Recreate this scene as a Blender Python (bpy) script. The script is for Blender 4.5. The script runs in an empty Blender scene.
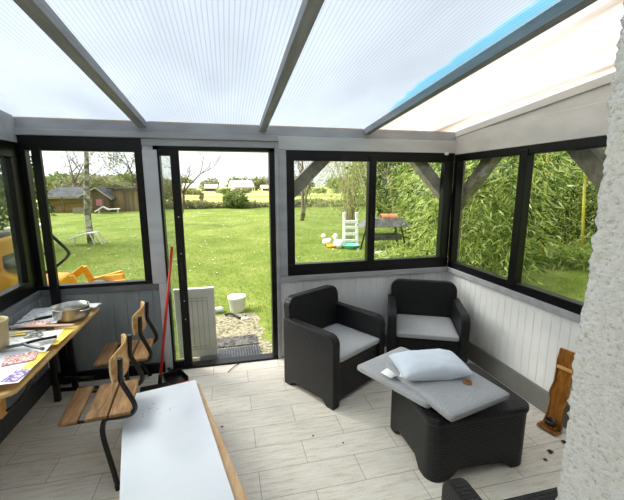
import bpy, bmesh, math, random
import numpy as np
from mathutils import Vector, Matrix, noise as mnoise

sc = bpy.context.scene
COL = sc.collection
PI = math.pi
rnd = random.Random(7)

# ------------------------------------------------------------------ materials
MATS = {}
def nmat(name):
    m = bpy.data.materials.new(name); m.use_nodes = True
    nt = m.node_tree; nt.nodes.clear()
    out = nt.nodes.new('ShaderNodeOutputMaterial')
    return m, nt, out
def N(nt, typ, **kw):
    n = nt.nodes.new(typ)
    for k, v in kw.items():
        if k.startswith('i_'): n.inputs[k[2:].replace('_', ' ')].default_value = v
        else: setattr(n, k, v)
    return n
def L(nt, a, b): nt.links.new(a, b)
def rgb(r, g, b):
    f = lambda c: ((c/255+.055)/1.055)**2.4 if c > 10 else c/255/12.92
    return (f(r), f(g), f(b), 1)
def coords(nt, scale=(1, 1, 1), loc=(0, 0, 0), rot=(0, 0, 0)):
    tc = N(nt, 'ShaderNodeTexCoord'); mp = N(nt, 'ShaderNodeMapping')
    mp.inputs['Scale'].default_value = scale; mp.inputs['Location'].default_value = loc; mp.inputs['Rotation'].default_value = rot
    L(nt, tc.outputs['Object'], mp.inputs['Vector']); return mp.outputs['Vector']
def ramp(nt, fac, stops):
    r = N(nt, 'ShaderNodeValToRGB'); L(nt, fac, r.inputs['Fac'])
    e = r.color_ramp.elements
    while len(e) < len(stops): e.new(0.5)
    for i, (p, c) in enumerate(stops): e[i].position = p; e[i].color = c
    return r.outputs['Color']
def bump(nt, h, strength=.3, dist=.01):
    b = N(nt, 'ShaderNodeBump'); b.inputs['Strength'].default_value = strength; b.inputs['Distance'].default_value = dist
    L(nt, h, b.inputs['Height']); return b.outputs['Normal']
def noisy(name, c1, c2, scale=(8, 8, 8), rough=.6, spec=.4, bs=0., bd=.005, metal=0., detail=4, lo=.35, hi=.65):
    """two-tone noise material with optional bump"""
    if name in MATS: return MATS[name]
    m, nt, out = nmat(name)
    p = N(nt, 'ShaderNodeBsdfPrincipled')
    v = coords(nt, scale); t = N(nt, 'ShaderNodeTexNoise'); t.inputs['Scale'].default_value = 1; t.inputs['Detail'].default_value = detail
    L(nt, v, t.inputs['Vector'])
    L(nt, ramp(nt, t.outputs['Fac'], [(lo, c1), (hi, c2)]), p.inputs['Base Color'])
    p.inputs['Roughness'].default_value = rough; p.inputs['Metallic'].default_value = metal
    p.inputs['Specular IOR Level'].default_value = spec
    if bs: L(nt, bump(nt, t.outputs['Fac'], bs, bd), p.inputs['Normal'])
    L(nt, p.outputs[0], out.inputs[0]); MATS[name] = m; return m
def plain(name, c, rough=.5, spec=.4, metal=0.):
    k = tuple(min(1, x*1.12) for x in c[:3]) + (1,)
    return noisy(name, c, k, (6, 6, 6), rough, spec, 0, .005, metal)
def leafmat(name, cols, trans=.45, rough=.5):
    if name in MATS: return MATS[name]
    m, nt, out = nmat(name)
    g = N(nt, 'ShaderNodeNewGeometry')
    st = [(i/(len(cols)-1) if len(cols) > 1 else 0, c) for i, c in enumerate(cols)]
    col = ramp(nt, g.outputs['Random Per Island'], st)
    d = N(nt, 'ShaderNodeBsdfPrincipled'); d.inputs['Roughness'].default_value = rough; d.inputs['Specular IOR Level'].default_value = .3
    t = N(nt, 'ShaderNodeBsdfTranslucent'); mx = N(nt, 'ShaderNodeMixShader'); mx.inputs[0].default_value = trans
    L(nt, col, d.inputs['Base Color']); L(nt, col, t.inputs['Color'])
    L(nt, d.outputs[0], mx.inputs[1]); L(nt, t.outputs[0], mx.inputs[2]); L(nt, mx.outputs[0], out.inputs[0])
    MATS[name] = m; return m

def wicker_mat():
    m, nt, out = nmat('wicker')
    tc = N(nt, 'ShaderNodeTexCoord'); sp = N(nt, 'ShaderNodeSeparateXYZ'); L(nt, tc.outputs['Object'], sp.inputs[0])
    sn = N(nt, 'ShaderNodeSeparateXYZ'); L(nt, tc.outputs['Normal'], sn.inputs[0])
    ab = N(nt, 'ShaderNodeMath', operation='ABSOLUTE'); L(nt, sn.outputs['Z'], ab.inputs[0])
    gt = N(nt, 'ShaderNodeMath', operation='GREATER_THAN'); gt.inputs[1].default_value = .7; L(nt, ab.outputs[0], gt.inputs[0])
    add = N(nt, 'ShaderNodeMath', operation='ADD'); L(nt, sp.outputs['X'], add.inputs[0]); L(nt, sp.outputs['Y'], add.inputs[1])
    a = N(nt, 'ShaderNodeCombineXYZ'); L(nt, add.outputs[0], a.inputs[0]); L(nt, sp.outputs['Z'], a.inputs[1])
    b = N(nt, 'ShaderNodeCombineXYZ'); L(nt, sp.outputs['X'], b.inputs[0]); L(nt, sp.outputs['Y'], b.inputs[1])
    mx = N(nt, 'ShaderNodeMix', data_type='VECTOR'); L(nt, gt.outputs[0], mx.inputs['Factor']); L(nt, a.outputs[0], mx.inputs[4]); L(nt, b.outputs[0], mx.inputs[5])
    br = N(nt, 'ShaderNodeTexBrick'); br.inputs['Scale'].default_value = 1
    br.inputs['Brick Width'].default_value = .042; br.inputs['Row Height'].default_value = .020
    br.inputs['Mortar Size'].default_value = .0035; br.inputs['Mortar Smooth'].default_value = 1.
    br.inputs['Color1'].default_value = rgb(17, 17, 19); br.inputs['Color2'].default_value = rgb(25, 25, 27); br.inputs['Mortar'].default_value = rgb(2, 2, 3)
    L(nt, mx.outputs[1], br.inputs['Vector'])
    p = N(nt, 'ShaderNodeBsdfPrincipled'); p.inputs['Roughness'].default_value = .42; p.inputs['Specular IOR Level'].default_value = .35
    L(nt, br.outputs['Color'], p.inputs['Base Color'])
    inv = N(nt, 'ShaderNodeMath', operation='SUBTRACT'); inv.inputs[0].default_value = 1; L(nt, br.outputs['Fac'], inv.inputs[1])
    L(nt, bump(nt, inv.outputs[0], .8, .006), p.inputs['Normal'])
    L(nt, p.outputs[0], out.inputs[0]); return m
WICKER = wicker_mat()

def tile_mat():
    m, nt, out = nmat('floor_tile')
    v = coords(nt, (1, 1, 1), (0.21+.69*20-.345, .2+.2335*60, 0))
    br = N(nt, 'ShaderNodeTexBrick'); br.offset = .5; br.offset_frequency = 2
    br.inputs['Scale'].default_value = 1; br.inputs['Brick Width'].default_value = .69; br.inputs['Row Height'].default_value = .2335
    br.inputs['Mortar Size'].default_value = .0022; br.inputs['Mortar Smooth'].default_value = .1; br.inputs['Bias'].default_value = 0
    br.inputs['Color1'].default_value = (.9, .9, .9, 1); br.inputs['Color2'].default_value = (1, 1, 1, 1); br.inputs['Mortar'].default_value = (.42, .41, .4, 1)
    L(nt, v, br.inputs['Vector'])
    v2 = coords(nt, (5, 38, 5)); t = N(nt, 'ShaderNodeTexNoise'); t.inputs['Scale'].default_value = 1; t.inputs['Detail'].default_value = 6; t.inputs['Roughness'].default_value = .65
    L(nt, v2, t.inputs['Vector'])
    c1 = ramp(nt, t.outputs['Fac'], [(.3, rgb(214, 203, 184)), (.5, rgb(236, 229, 215)), (.72, rgb(246, 241, 231))])
    v3 = coords(nt, (60, 90, 60)); t3 = N(nt, 'ShaderNodeTexNoise'); t3.inputs['Scale'].default_value = 1; t3.inputs['Detail'].default_value = 2
    L(nt, v3, t3.inputs['Vector'])
    sp = ramp(nt, t3.outputs['Fac'], [(.3, (.72, .70, .67, 1)), (.42, (1, 1, 1, 1))])
    m1 = N(nt, 'ShaderNodeMix', data_type='RGBA', blend_type='MULTIPLY'); m1.inputs[0].default_value = 1; L(nt, c1, m1.inputs[6]); L(nt, br.outputs['Color'], m1.inputs[7])
    m2 = N(nt, 'ShaderNodeMix', data_type='RGBA', blend_type='MULTIPLY'); m2.inputs[0].default_value = .6; L(nt, m1.outputs[2], m2.inputs[6]); L(nt, sp, m2.inputs[7])
    p = N(nt, 'ShaderNodeBsdfPrincipled'); p.inputs['Roughness'].default_value = .55; p.inputs['Specular IOR Level'].default_value = .3
    L(nt, m2.outputs[2], p.inputs['Base Color'])
    inv = N(nt, 'ShaderNodeMath', operation='SUBTRACT'); inv.inputs[0].default_value = 1; L(nt, br.outputs['Fac'], inv.inputs[1])
    L(nt, bump(nt, inv.outputs[0], .4, .002), p.inputs['Normal'])
    L(nt, p.outputs[0], out.inputs[0]); return m

def glass_mat(name, tint=(.93, .95, .94, 1), refl=.05, dirt=0.):
    m, nt, out = nmat(name)
    t = N(nt, 'ShaderNodeBsdfTransparent'); t.inputs[0].default_value = tint
    g = N(nt, 'ShaderNodeBsdfGlossy'); g.inputs['Roughness'].default_value = .02
    lw = N(nt, 'ShaderNodeLayerWeight'); pw = N(nt, 'ShaderNodeMath', operation='POWER'); pw.inputs[1].default_value = 5; L(nt, lw.outputs['Facing'], pw.inputs[0])
    fr = N(nt, 'ShaderNodeMath', operation='MULTIPLY_ADD'); fr.inputs[1].default_value = .6; fr.inputs[2].default_value = refl*.6; L(nt, pw.outputs[0], fr.inputs[0])
    mx = N(nt, 'ShaderNodeMixShader'); L(nt, fr.outputs[0], mx.inputs[0]); L(nt, t.outputs[0], mx.inputs[1]); L(nt, g.outputs[0], mx.inputs[2])
    last = mx
    if dirt:
        d = N(nt, 'ShaderNodeBsdfDiffuse'); d.inputs[0].default_value = rgb(170, 175, 165)
        tn = N(nt, 'ShaderNodeTexNoise'); tn.inputs['Scale'].default_value = 3; tn.inputs['Detail'].default_value = 6; L(nt, coords(nt), tn.inputs['Vector'])
        f = ramp(nt, tn.outputs['Fac'], [(.3, (0, 0, 0, 1)), (.8, (dirt, dirt, dirt, 1))])
        m2 = N(nt, 'ShaderNodeMixShader'); L(nt, f, m2.inputs[0]); L(nt, mx.outputs[0], m2.inputs[1]); L(nt, d.outputs[0], m2.inputs[2]); last = m2
    L(nt, last.outputs[0], out.inputs[0]); return m
GLASS = glass_mat('window_glass'); GLASS_DIRTY = glass_mat('dusty_glass', (.86, .89, .86, 1), .05, .18)

def poly_mat(name, tcol, thru, stain=0):
    """twin-wall polycarbonate: mostly translucent, partly clear, fine ribs along the slope"""
    m, nt, out = nmat(name)
    v = coords(nt, (1, 1, 1))
    w = N(nt, 'ShaderNodeTexWave', wave_type='BANDS', bands_direction='X'); w.inputs['Scale'].default_value = 1/(.024*3.18)*1.0
    L(nt, v, w.inputs['Vector'])
    rib = ramp(nt, w.outputs['Fac'], [(.0, (.80, .815, .84, 1)), (.30, (1, 1, 1, 1))])
    tn = N(nt, 'ShaderNodeTexNoise'); tn.inputs['Scale'].default_value = 1; tn.inputs['Detail'].default_value = 5
    L(nt, coords(nt, (1.3, .5, 1) if not stain else (5, .45, 1)), tn.inputs['Vector'])
    if stain:
        cl = ramp(nt, tn.outputs['Fac'], [(.30, rgb(172, 156, 138)), (.42, rgb(208, 204, 200)), (.6, rgb(220, 221, 222))])
    else:
        cl = ramp(nt, tn.outputs['Fac'], [(.30, tuple(.86*c for c in tcol[:3])+(1,)), (.65, tcol)])
    mm = N(nt, 'ShaderNodeMix', data_type='RGBA', blend_type='MULTIPLY'); mm.inputs[0].default_value = .25 if stain else 1; L(nt, cl, mm.inputs[6]); L(nt, rib, mm.inputs[7])
    tl = N(nt, 'ShaderNodeBsdfTranslucent'); L(nt, mm.outputs[2], tl.inputs[0])
    df = N(nt, 'ShaderNodeBsdfDiffuse'); L(nt, mm.outputs[2], df.inputs[0])
    tr = N(nt, 'ShaderNodeBsdfTransparent'); L(nt, mm.outputs[2], tr.inputs[0])
    a = N(nt, 'ShaderNodeMixShader'); a.inputs[0].default_value = .12; L(nt, tl.outputs[0], a.inputs[1]); L(nt, df.outputs[0], a.inputs[2])
    b = N(nt, 'ShaderNodeMixShader'); b.inputs[0].default_value = thru; L(nt, a.outputs[0], b.inputs[1]); L(nt, tr.outputs[0], b.inputs[2])
    L(nt, b.outputs[0], out.inputs[0]); return m

def wood_mat(name, c1, c2, c3, scale=(4, 40, 40), rough=.55, bs=.15):
    m, nt, out = nmat(name)
    t = N(nt, 'ShaderNodeTexNoise'); t.inputs['Scale'].default_value = 1; t.inputs['Detail'].default_value = 6; t.inputs['Distortion'].default_value = .6
    L(nt, coords(nt, scale), t.inputs['Vector'])
    p = N(nt, 'ShaderNodeBsdfPrincipled'); p.inputs['Roughness'].default_value = rough; p.inputs['Specular IOR Level'].default_value = .35
    L(nt, ramp(nt, t.outputs['Fac'], [(.28, c1), (.5, c2), (.75, c3)]), p.inputs['Base Color'])
    L(nt, bump(nt, t.outputs['Fac'], bs, .004), p.inputs['Normal'])
    L(nt, p.outputs[0], out.inputs[0]); return m

def fabric_mat(name, c1, c2):
    m, nt, out = nmat(name)
    t = N(nt, 'ShaderNodeTexNoise'); t.inputs['Scale'].default_value = 260; t.inputs['Detail'].default_value = 3
    L(nt, coords(nt), t.inputs['Vector'])
    p = N(nt, 'ShaderNodeBsdfPrincipled'); p.inputs['Roughness'].default_value = .9; p.inputs['Specular IOR Level'].default_value = .15
    L(nt, ramp(nt, t.outputs['Fac'], [(.35, c1), (.65, c2)]), p.inputs['Base Color'])
    L(nt, bump(nt, t.outputs['Fac'], .25, .002), p.inputs['Normal'])
    L(nt, p.outputs[0], out.inputs[0]); return m

def ground_mat():
    m, nt, out = nmat('lawn_and_fields')
    v = coords(nt)
    n1 = N(nt, 'ShaderNodeTexNoise'); n1.inputs['Scale'].default_value = .55; n1.inputs['Detail'].default_value = 8; n1.inputs['Roughness'].default_value = .7; L(nt, v, n1.inputs['Vector'])
    n2 = N(nt, 'ShaderNodeTexNoise'); n2.inputs['Scale'].default_value = 9; n2.inputs['Detail'].default_value = 6; n2.inputs['Roughness'].default_value = .75; L(nt, v, n2.inputs['Vector'])
    c1 = ramp(nt, n1.outputs['Fac'], [(.3, rgb(94, 112, 44)), (.5, rgb(118, 134, 60)), (.7, rgb(146, 152, 88))])
    c2 = ramp(nt, n2.outputs['Fac'], [(.3, (.6, .62, .5, 1)), (.62, (1.12, 1.12, 1.05, 1))])
    mm = N(nt, 'ShaderNodeMix', data_type='RGBA', blend_type='MULTIPLY'); mm.inputs[0].default_value = .85; L(nt, c1, mm.inputs[6]); L(nt, c2, mm.inputs[7])
    # fields beyond the hedge: strips of pale and rough grass across the view
    n3 = N(nt, 'ShaderNodeTexNoise'); n3.inputs['Scale'].default_value = 1; n3.inputs['Detail'].default_value = 5; L(nt, coords(nt, (.012, .09, 1)), n3.inputs['Vector'])
    c3 = ramp(nt, n3.outputs['Fac'], [(.32, rgb(120, 130, 74)), (.45, rgb(172, 186, 92)), (.58, rgb(196, 200, 124)), (.7, rgb(200, 190, 150))])
    sp = N(nt, 'ShaderNodeSeparateXYZ'); L(nt, v, sp.inputs[0])
    st = N(nt, 'ShaderNodeMapRange'); st.inputs['From Min'].default_value = 30; st.inputs['From Max'].default_value = 34; L(nt, sp.outputs['Y'], st.inputs['Value'])
    m3 = N(nt, 'ShaderNodeMix', data_type='RGBA'); L(nt, st.outputs[0], m3.inputs[0]); L(nt, mm.outputs[2], m3.inputs[6]); L(nt, c3, m3.inputs[7])
    p = N(nt, 'ShaderNodeBsdfPrincipled'); p.inputs['Roughness'].default_value = .9; p.inputs['Specular IOR Level'].default_value = .1
    L(nt, m3.outputs[2], p.inputs['Base Color']); L(nt, bump(nt, n2.outputs['Fac'], .5, .04), p.inputs['Normal'])
    L(nt, p.outputs[0], out.inputs[0]); return m

GREY_PAINT = noisy('grey_paint', rgb(150, 151, 154), rgb(166, 167, 169), (3, 9, 9), .5, .35)
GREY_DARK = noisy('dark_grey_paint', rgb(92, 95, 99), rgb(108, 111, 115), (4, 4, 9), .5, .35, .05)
PALE_PAINT = noisy('pale_paint', rgb(184, 184, 183), rgb(200, 199, 197), (3, 3, 8), .5, .35)
BEAD_RIGHT = noisy('bead_white', rgb(226, 225, 221), rgb(240, 239, 235), (2, 2, 2), .5, .3)
BEAD_FRONT = noisy('bead_pale_grey', rgb(210, 211, 212), rgb(226, 227, 227), (2, 2, 2), .5, .3)
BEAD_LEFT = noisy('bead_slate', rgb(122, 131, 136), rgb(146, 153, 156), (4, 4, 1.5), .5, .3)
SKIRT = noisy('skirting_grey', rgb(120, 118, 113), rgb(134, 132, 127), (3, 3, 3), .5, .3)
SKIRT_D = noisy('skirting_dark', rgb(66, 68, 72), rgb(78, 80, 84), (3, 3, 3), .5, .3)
BLACK_ALU = noisy('black_aluminium', rgb(7, 7, 8), rgb(12, 12, 13), (5, 5, 5), .35, .3)
BLACK_PAINT = noisy('black_tube_paint', rgb(9, 9, 10), rgb(14, 14, 15), (5, 5, 5), .3, .5)
RAFTER_M = noisy('rafter_grey', rgb(128, 130, 134), rgb(150, 151, 154), (20, 3, 20), .55, .3, .05)
PLANK = wood_mat('seat_plank', rgb(104, 72, 42), rgb(150, 112, 72), rgb(184, 146, 102), (30, 5, 30))
PLY = wood_mat('back_plywood', rgb(176, 122, 64), rgb(204, 152, 90), rgb(222, 176, 118), (30, 6, 30), .4)
PLY_EDGE = plain('ply_edge', rgb(220, 196, 156), .6)
TABLETOP = wood_mat('table_laminate', rgb(196, 154, 96), rgb(216, 178, 118), rgb(228, 194, 140), (30, 4, 30), .4)
MDF = wood_mat('raw_board', rgb(190, 150, 108), rgb(208, 172, 132), rgb(218, 186, 150), (30, 8, 30), .6)
OAKY = wood_mat('varnished_wood', rgb(104, 62, 20), rgb(146, 94, 38), rgb(172, 120, 58), (30, 30, 6), .3)
OLD_TIMBER = wood_mat('weathered_timber', rgb(112, 104, 90), rgb(140, 132, 116), rgb(160, 152, 136), (14, 14, 14), .8, .3)
CUSHION = fabric_mat('cushion_fabric', rgb(142, 144, 147), rgb(186, 187, 189))
PILLOW_M = fabric_mat('pillow_fabric', rgb(206, 216, 228), rgb(218, 226, 236))
WHITE_GLOSS = noisy('white_melamine', rgb(226, 231, 240), rgb(236, 240, 247), (2, 2, 2), .25, .5)
WHITE_PLASTIC = plain('white_plastic', rgb(226, 226, 222), .4)
CREAM_METAL = noisy('radiator_enamel', rgb(196, 196, 186), rgb(214, 214, 206), (4, 4, 4), .45, .4)
STEEL = noisy('brushed_steel', rgb(170, 168, 160), rgb(196, 194, 188), (30, 30, 4), .28, .5, 0, .005, .9)
YELLOW = noisy('yellow_paint', rgb(226, 160, 20), rgb(240, 178, 34), (4, 4, 4), .4, .5)
RUBBER = noisy('rubber', rgb(28, 28, 29), rgb(44, 44, 45), (20, 20, 20), .8, .3, .3)
RED = plain('red_handle', rgb(196, 40, 34), .35)
GREY_METAL = plain('grey_metal', rgb(120, 122, 124), .4, .5, .5)
BARK = noisy('bark', rgb(96, 84, 68), rgb(134, 122, 104), (6, 6, 3), .9, .1, .4, .02)
BARK_PALE = noisy('pale_bark', rgb(116, 108, 96), rgb(196, 192, 182), (5, 5, 7), .9, .1, .3, .02, lo=.42, hi=.55)

# ------------------------------------------------------------------ mesh helpers
class MB:
    """collects shapes, builds one mesh object"""
    def __init__(s): s.v = []; s.f = []; s.mi = []; s.sm = []
    def add(s, vs, fs, mi=0, smooth=False):
        o = len(s.v); s.v += [tuple(p) for p in vs]
        for f in fs: s.f.append(tuple(i+o for i in f)); s.mi.append(mi); s.sm.append(smooth)
        return s
    def box(s, x0, x1, y0, y1, z0, z1, mi=0, M=None):
        vs = [(x, y, z) for z in (z0, z1) for y in (y0, y1) for x in (x0, x1)]
        if M is not None: vs = [M @ Vector(p) for p in vs]
        return s.add(vs, [(0, 2, 3, 1), (4, 5, 7, 6), (0, 1, 5, 4), (2, 6, 7, 3), (0, 4, 6, 2), (1, 3, 7, 5)], mi)
    def bar(s, a, b, w, h, mi=0, up=(0, 0, 1)):
        a = Vector(a); b = Vector(b); d = (b-a).normalized(); r = d.cross(Vector(up))
        if r.length < 1e-4: r = d.cross(Vector((1, 0, 0)))
        r.normalize(); u = r.cross(d)
        vs = [p + r*(i*w/2) + u*(j*h/2) for p in (a, b) for j in (-1, 1) for i in (-1, 1)]
        return s.add(vs, [(0, 2, 3, 1), (4, 5, 7, 6), (0, 1, 5, 4), (2, 6, 7, 3), (0, 4, 6, 2), (1, 3, 7, 5)], mi)
    def tube(s, pts, r, seg=10, mi=0, cap=True):
        pts = [Vector(p) for p in pts]; n = len(pts)
        rr = r if isinstance(r, (list, tuple)) else [r]*n
        vs = []; prev = None
        for i, p in enumerate(pts):
            t = (pts[min(i+1, n-1)] - pts[max(i-1, 0)]).normalized()
            if prev is None:
                x = t.orthogonal().normalized()
            else:
                x = prev - t*prev.dot(t)
                x = x.normalized() if x.length > 1e-6 else t.orthogonal().normalized()
            prev = x; y = t.cross(x)
            for k in range(seg):
                a = 2*PI*k/seg; vs.append(p + (x*math.cos(a) + y*math.sin(a))*rr[i])
        fs = []
        for i in range(n-1):
            for k in range(seg):
                k2 = (k+1) % seg
                fs.append((i*seg+k, i*seg+k2, (i+1)*seg+k2, (i+1)*seg+k))
        s.add(vs, fs, mi, True)
        if cap:
            o = len(s.v)-n*seg
            s.f.append(tuple(o+k for k in reversed(range(seg)))); s.mi.append(mi); s.sm.append(False)
            s.f.append(tuple(o+(n-1)*seg+k for k in range(seg))); s.mi.append(mi); s.sm.append(False)
        return s
    def lathe(s, prof, c=(0, 0, 0), seg=28, mi=0, M=None):
        vs = []; fs = []; n = len(prof)
        for (r, z) in prof:
            for k in range(seg):
                a = 2*PI*k/seg; p = Vector((c[0]+r*math.cos(a), c[1]+r*math.sin(a), c[2]+z))
                vs.append(M @ p if M is not None else p)
        for i in range(n-1):
            for k in range(seg):
                k2 = (k+1) % seg; fs.append((i*seg+k, i*seg+k2, (i+1)*seg+k2, (i+1)*seg+k))
        return s.add(vs, fs, mi, True)
    def prism(s, poly, a, b, axis='x', mi=0, M=None):
        """polygon (u,v) extruded along axis from a to b. x: (y,z)  y: (x,z)  z: (x,y)"""
        def P(u, v, t): return {'x': (t, u, v), 'y': (u, t, v), 'z': (u, v, t)}[axis]
        n = len(poly); vs = [P(u, v, a) for u, v in poly] + [P(u, v, b) for u, v in poly]
        if M is not None: vs = [M @ Vector(p) for p in vs]
        fs = [tuple(range(n-1, -1, -1)), tuple(range(n, 2*n))] + [(i, (i+1) % n, n+(i+1) % n, n+i) for i in range(n)]
        return s.add(vs, fs, mi)
    def build(s, name, mats, parent=None, bevel=0, seg=2, auto=False, M=None):
        me = bpy.data.meshes.new(name)
        vs = s.v if M is None else [tuple(M @ Vector(p)) for p in s.v]
        me.from_pydata(vs, [], s.f)
        for m in (mats if isinstance(mats, (list, tuple)) else [mats]): me.materials.append(m)
        me.polygons.foreach_set('material_index', s.mi); me.polygons.foreach_set('use_smooth', s.sm)
        b = bmesh.new(); b.from_mesh(me); bmesh.ops.recalc_face_normals(b, faces=b.faces)
        if bevel:
            eds = [e for e in b.edges if len(e.link_faces) == 2 and e.calc_face_angle(0) > .6]
            bmesh.ops.bevel(b, geom=eds, offset=bevel, segments=seg, profile=.5, affect='EDGES', clamp_overlap=True)
        b.to_mesh(me); b.free(); me.update()
        o = bpy.data.objects.new(name, me); COL.objects.link(o)
        if parent: o.parent = parent
        return o
def tag(o, label=None, cat=None, group=None, kind=None):
    if label: o['label'] = label
    if cat: o['category'] = cat
    if group: o['group'] = group
    if kind: o['kind'] = kind
    return o
def thing(name, label, cat, loc=(0, 0, 0), rz=0, group=None):
    o = bpy.data.objects.new(name, None); COL.objects.link(o); o.empty_display_size = .05
    o.location = loc; o.rotation_euler = (0, 0, rz); return tag(o, label, cat, group)
def struct(o): o['kind'] = 'structure'; return o
def dup(root, loc, rz=0, label=None, scale=None, group=None):
    r = root.copy(); COL.objects.link(r); r.location = loc; r.rotation_euler = (0, 0, rz)
    if scale: r.scale = (scale if isinstance(scale, tuple) else (scale,)*3)
    if label: r['label'] = label
    if group: r['group'] = group
    for ch in list(root.children):
        c = ch.copy(); COL.objects.link(c); c.parent = r
        for g in list(ch.children):
            d = g.copy(); COL.objects.link(d); d.parent = c
    return r
def arc(cx, cy, r, a0, a1, n=6):
    return [(cx+r*math.cos(math.radians(a0+(a1-a0)*i/n)), cy+r*math.sin(math.radians(a0+(a1-a0)*i/n))) for i in range(n+1)]
def smooth_path(pts, k=5):
    """Catmull-Rom through the points"""
    P = [Vector(p) for p in pts]; P = [P[0]*2-P[1]] + P + [P[-1]*2-P[-2]]; out = []
    for i in range(1, len(P)-2):
        for j in range(k):
            t = j/k; a, b, c, d = P[i-1:i+3]
            out.append(.5*((2*b)+(c-a)*t+(2*a-5*b+4*c-d)*t*t+(3*b-a-3*c+d)*t**3))
    out.append(P[-2]); return out
def subdiv_box(sx, sy, sz, puff, n=14, edge=.02, nz=4):
    """soft rectangular cushion centred on origin: superellipse edge and a puffed top and bottom"""
    me = MB(); vs = []; fs = []
    def rr(i, m): return -1+2*i/m
    bm = bmesh.new()
    bmesh.ops.create_cube(bm, size=2)
    bmesh.ops.subdivide_edges(bm, edges=bm.edges, cuts=n, use_grid_fill=True)
    for v in bm.verts:
        x, y, z = v.co
        # round the rim
        hx, hy, hz = sx/2, sy/2, sz/2
        p = Vector((x*hx, y*hy, z*hz)); e = min(edge, hz*.98)
        q = Vector((max(-hx+e, min(hx-e, p.x)), max(-hy+e, min(hy-e, p.y)), max(-hz+e, min(hz-e, p.z))))
        d = p-q
        if d.length > 1e-6: p = q + d.normalized()*e
        w = (1-x*x)*(1-y*y)
        p.z += math.copysign(puff, z)*w*abs(z) if abs(z) > .01 else 0
        v.co = p
    vs = [tuple(v.co) for v in bm.verts]; bm.verts.index_update()
    fs = [tuple(v.index for v in f.verts) for f in bm.faces]; bm.free()
    me.add(vs, fs, 0, True); return me

# leaf clouds ----------------------------------------------------------------
def leaf_mesh(name, P, D, ln, wd, mat, parent=None, nprng=None):
    """P (n,3) leaf bases, D (n,3) directions, ln/wd lengths and widths (n,)"""
    n = len(P); D = D/np.linalg.norm(D, axis=1, keepdims=True)
    r = nprng.normal(size=(n, 3)); S = np.cross(D, r); S /= np.linalg.norm(S, axis=1, keepdims=True)+1e-9
    mid = P + D*(ln*.45)[:, None]; tip = P + D*ln[:, None]; tip[:, 2] -= ln*.12
    V = np.stack([P, mid+S*(wd/2)[:, None], tip, mid-S*(wd/2)[:, None]], 1).reshape(-1, 3)
    me = bpy.data.meshes.new(name)
    me.vertices.add(4*n); me.loops.add(4*n); me.polygons.add(n)
    me.vertices.foreach_set('co', V.astype(np.float32).ravel())
    me.loops.foreach_set('vertex_index', np.arange(4*n, dtype=np.int32))
    me.polygons.foreach_set('loop_start', np.arange(0, 4*n, 4, dtype=np.int32))
    me.update(calc_edges=True); me.validate(); me.materials.append(mat)
    o = bpy.data.objects.new(name, me); COL.objects.link(o)
    if parent: o.parent = parent
    return o
def blob_leaves(name, blobs, n, ln, wd, mat, parent, seed, down=.3, shell=.55):
    g = np.random.default_rng(seed); B = np.array(blobs, float)     # cx cy cz rx ry rz
    vol = np.prod(B[:, 3:], axis=1)**(2/3); k = g.choice(len(B), n, p=vol/vol.sum())
    d = g.normal(size=(n, 3)); d /= np.linalg.norm(d, axis=1, keepdims=True)
    r = shell+(1-shell)*g.random(n)**.6
    P = B[k, :3] + d*r[:, None]*B[k, 3:]
    D = d*.8+g.normal(size=(n, 3))*.7; D[:, 2] -= down
    l = ln*(.6+.8*g.random(n)); w = wd*(.6+.8*g.random(n))
    return leaf_mesh(name, P, D, l, w, mat, parent, g)
def skeleton(mb, p, d, length, r, depth, rg, spread=.55, up=.15, kids=(2, 3), ends=None, seg=5, shrink=.72, rk=.68):
    p = Vector(p); d = Vector(d).normalized(); pts = [p]; rad = [r]
    q = p
    for i in range(3):
        d = (d + Vector((rg.gauss(0, .13), rg.gauss(0, .13), rg.gauss(0, .08)+up*.25))).normalized()
        q = q + d*length/3; pts.append(q); rad.append(r*(1-.14*(i+1)))
    mb.tube(pts, rad, seg)
    if ends is not None: ends.append((q, d))
    if depth <= 0: return
    for k in range(rg.randint(*kids)):
        nd = (d + Vector((rg.gauss(0, spread), rg.gauss(0, spread), rg.gauss(0, spread*.6)+up))).normalized()
        base = pts[-1] if k == 0 else pts[rg.randint(1, 3)]
        skeleton(mb, base, nd, length*shrink*rg.uniform(.8, 1.15), rad[-1]*rk, depth-1, rg, spread, up, kids, ends, max(3, seg-1), shrink, rk)

# ------------------------------------------------------------------ room shell
XL, XR = -1.77, 2.592
YB = -3.29                                   # outer face of the house wall
o = MB().box(XL-.1, XR+.1, -7, .10, -.12, 0).build('floor', tile_mat()); struct(o)

def bead_panel(name, a, b, z0, z1, mat, axis, face, sgn, pitch=.0865):
    """tongue-and-groove lining: real V grooves. axis 'x' runs along x at y=face, 'y' runs along y at x=face;
    sgn: direction into the room"""
    lo, hi = min(a, b), max(a, b); poly = []; t = lo; g = .006
    poly.append((lo, face-sgn*.03))
    k = 0
    while t < hi-1e-6:
        e = min(t+pitch, hi)
        poly += [(t, face-sgn*.005), (t+g, face)]
        if e-g > t+g: poly.append((e-g, face))
        poly.append((e, face-sgn*.005)); t = e
    poly.append((hi, face-sgn*.03))
    mb = MB(); n = len(poly)
    if axis == 'x': V = [(u, v, z0) for u, v in poly]+[(u, v, z1) for u, v in poly]
    else: V = [(v, u, z0) for u, v in poly]+[(v, u, z1) for u, v in poly]
    F = [(i, (i+1) % n, n+(i+1) % n, n+i) for i in range(n)]
    mb.add(V, F); mb.f += [tuple(range(n-1, -1, -1)), tuple(range(n, 2*n))]; mb.mi += [0, 0]; mb.sm += [False, False]
    return struct(mb.build(name, mat))

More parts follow.
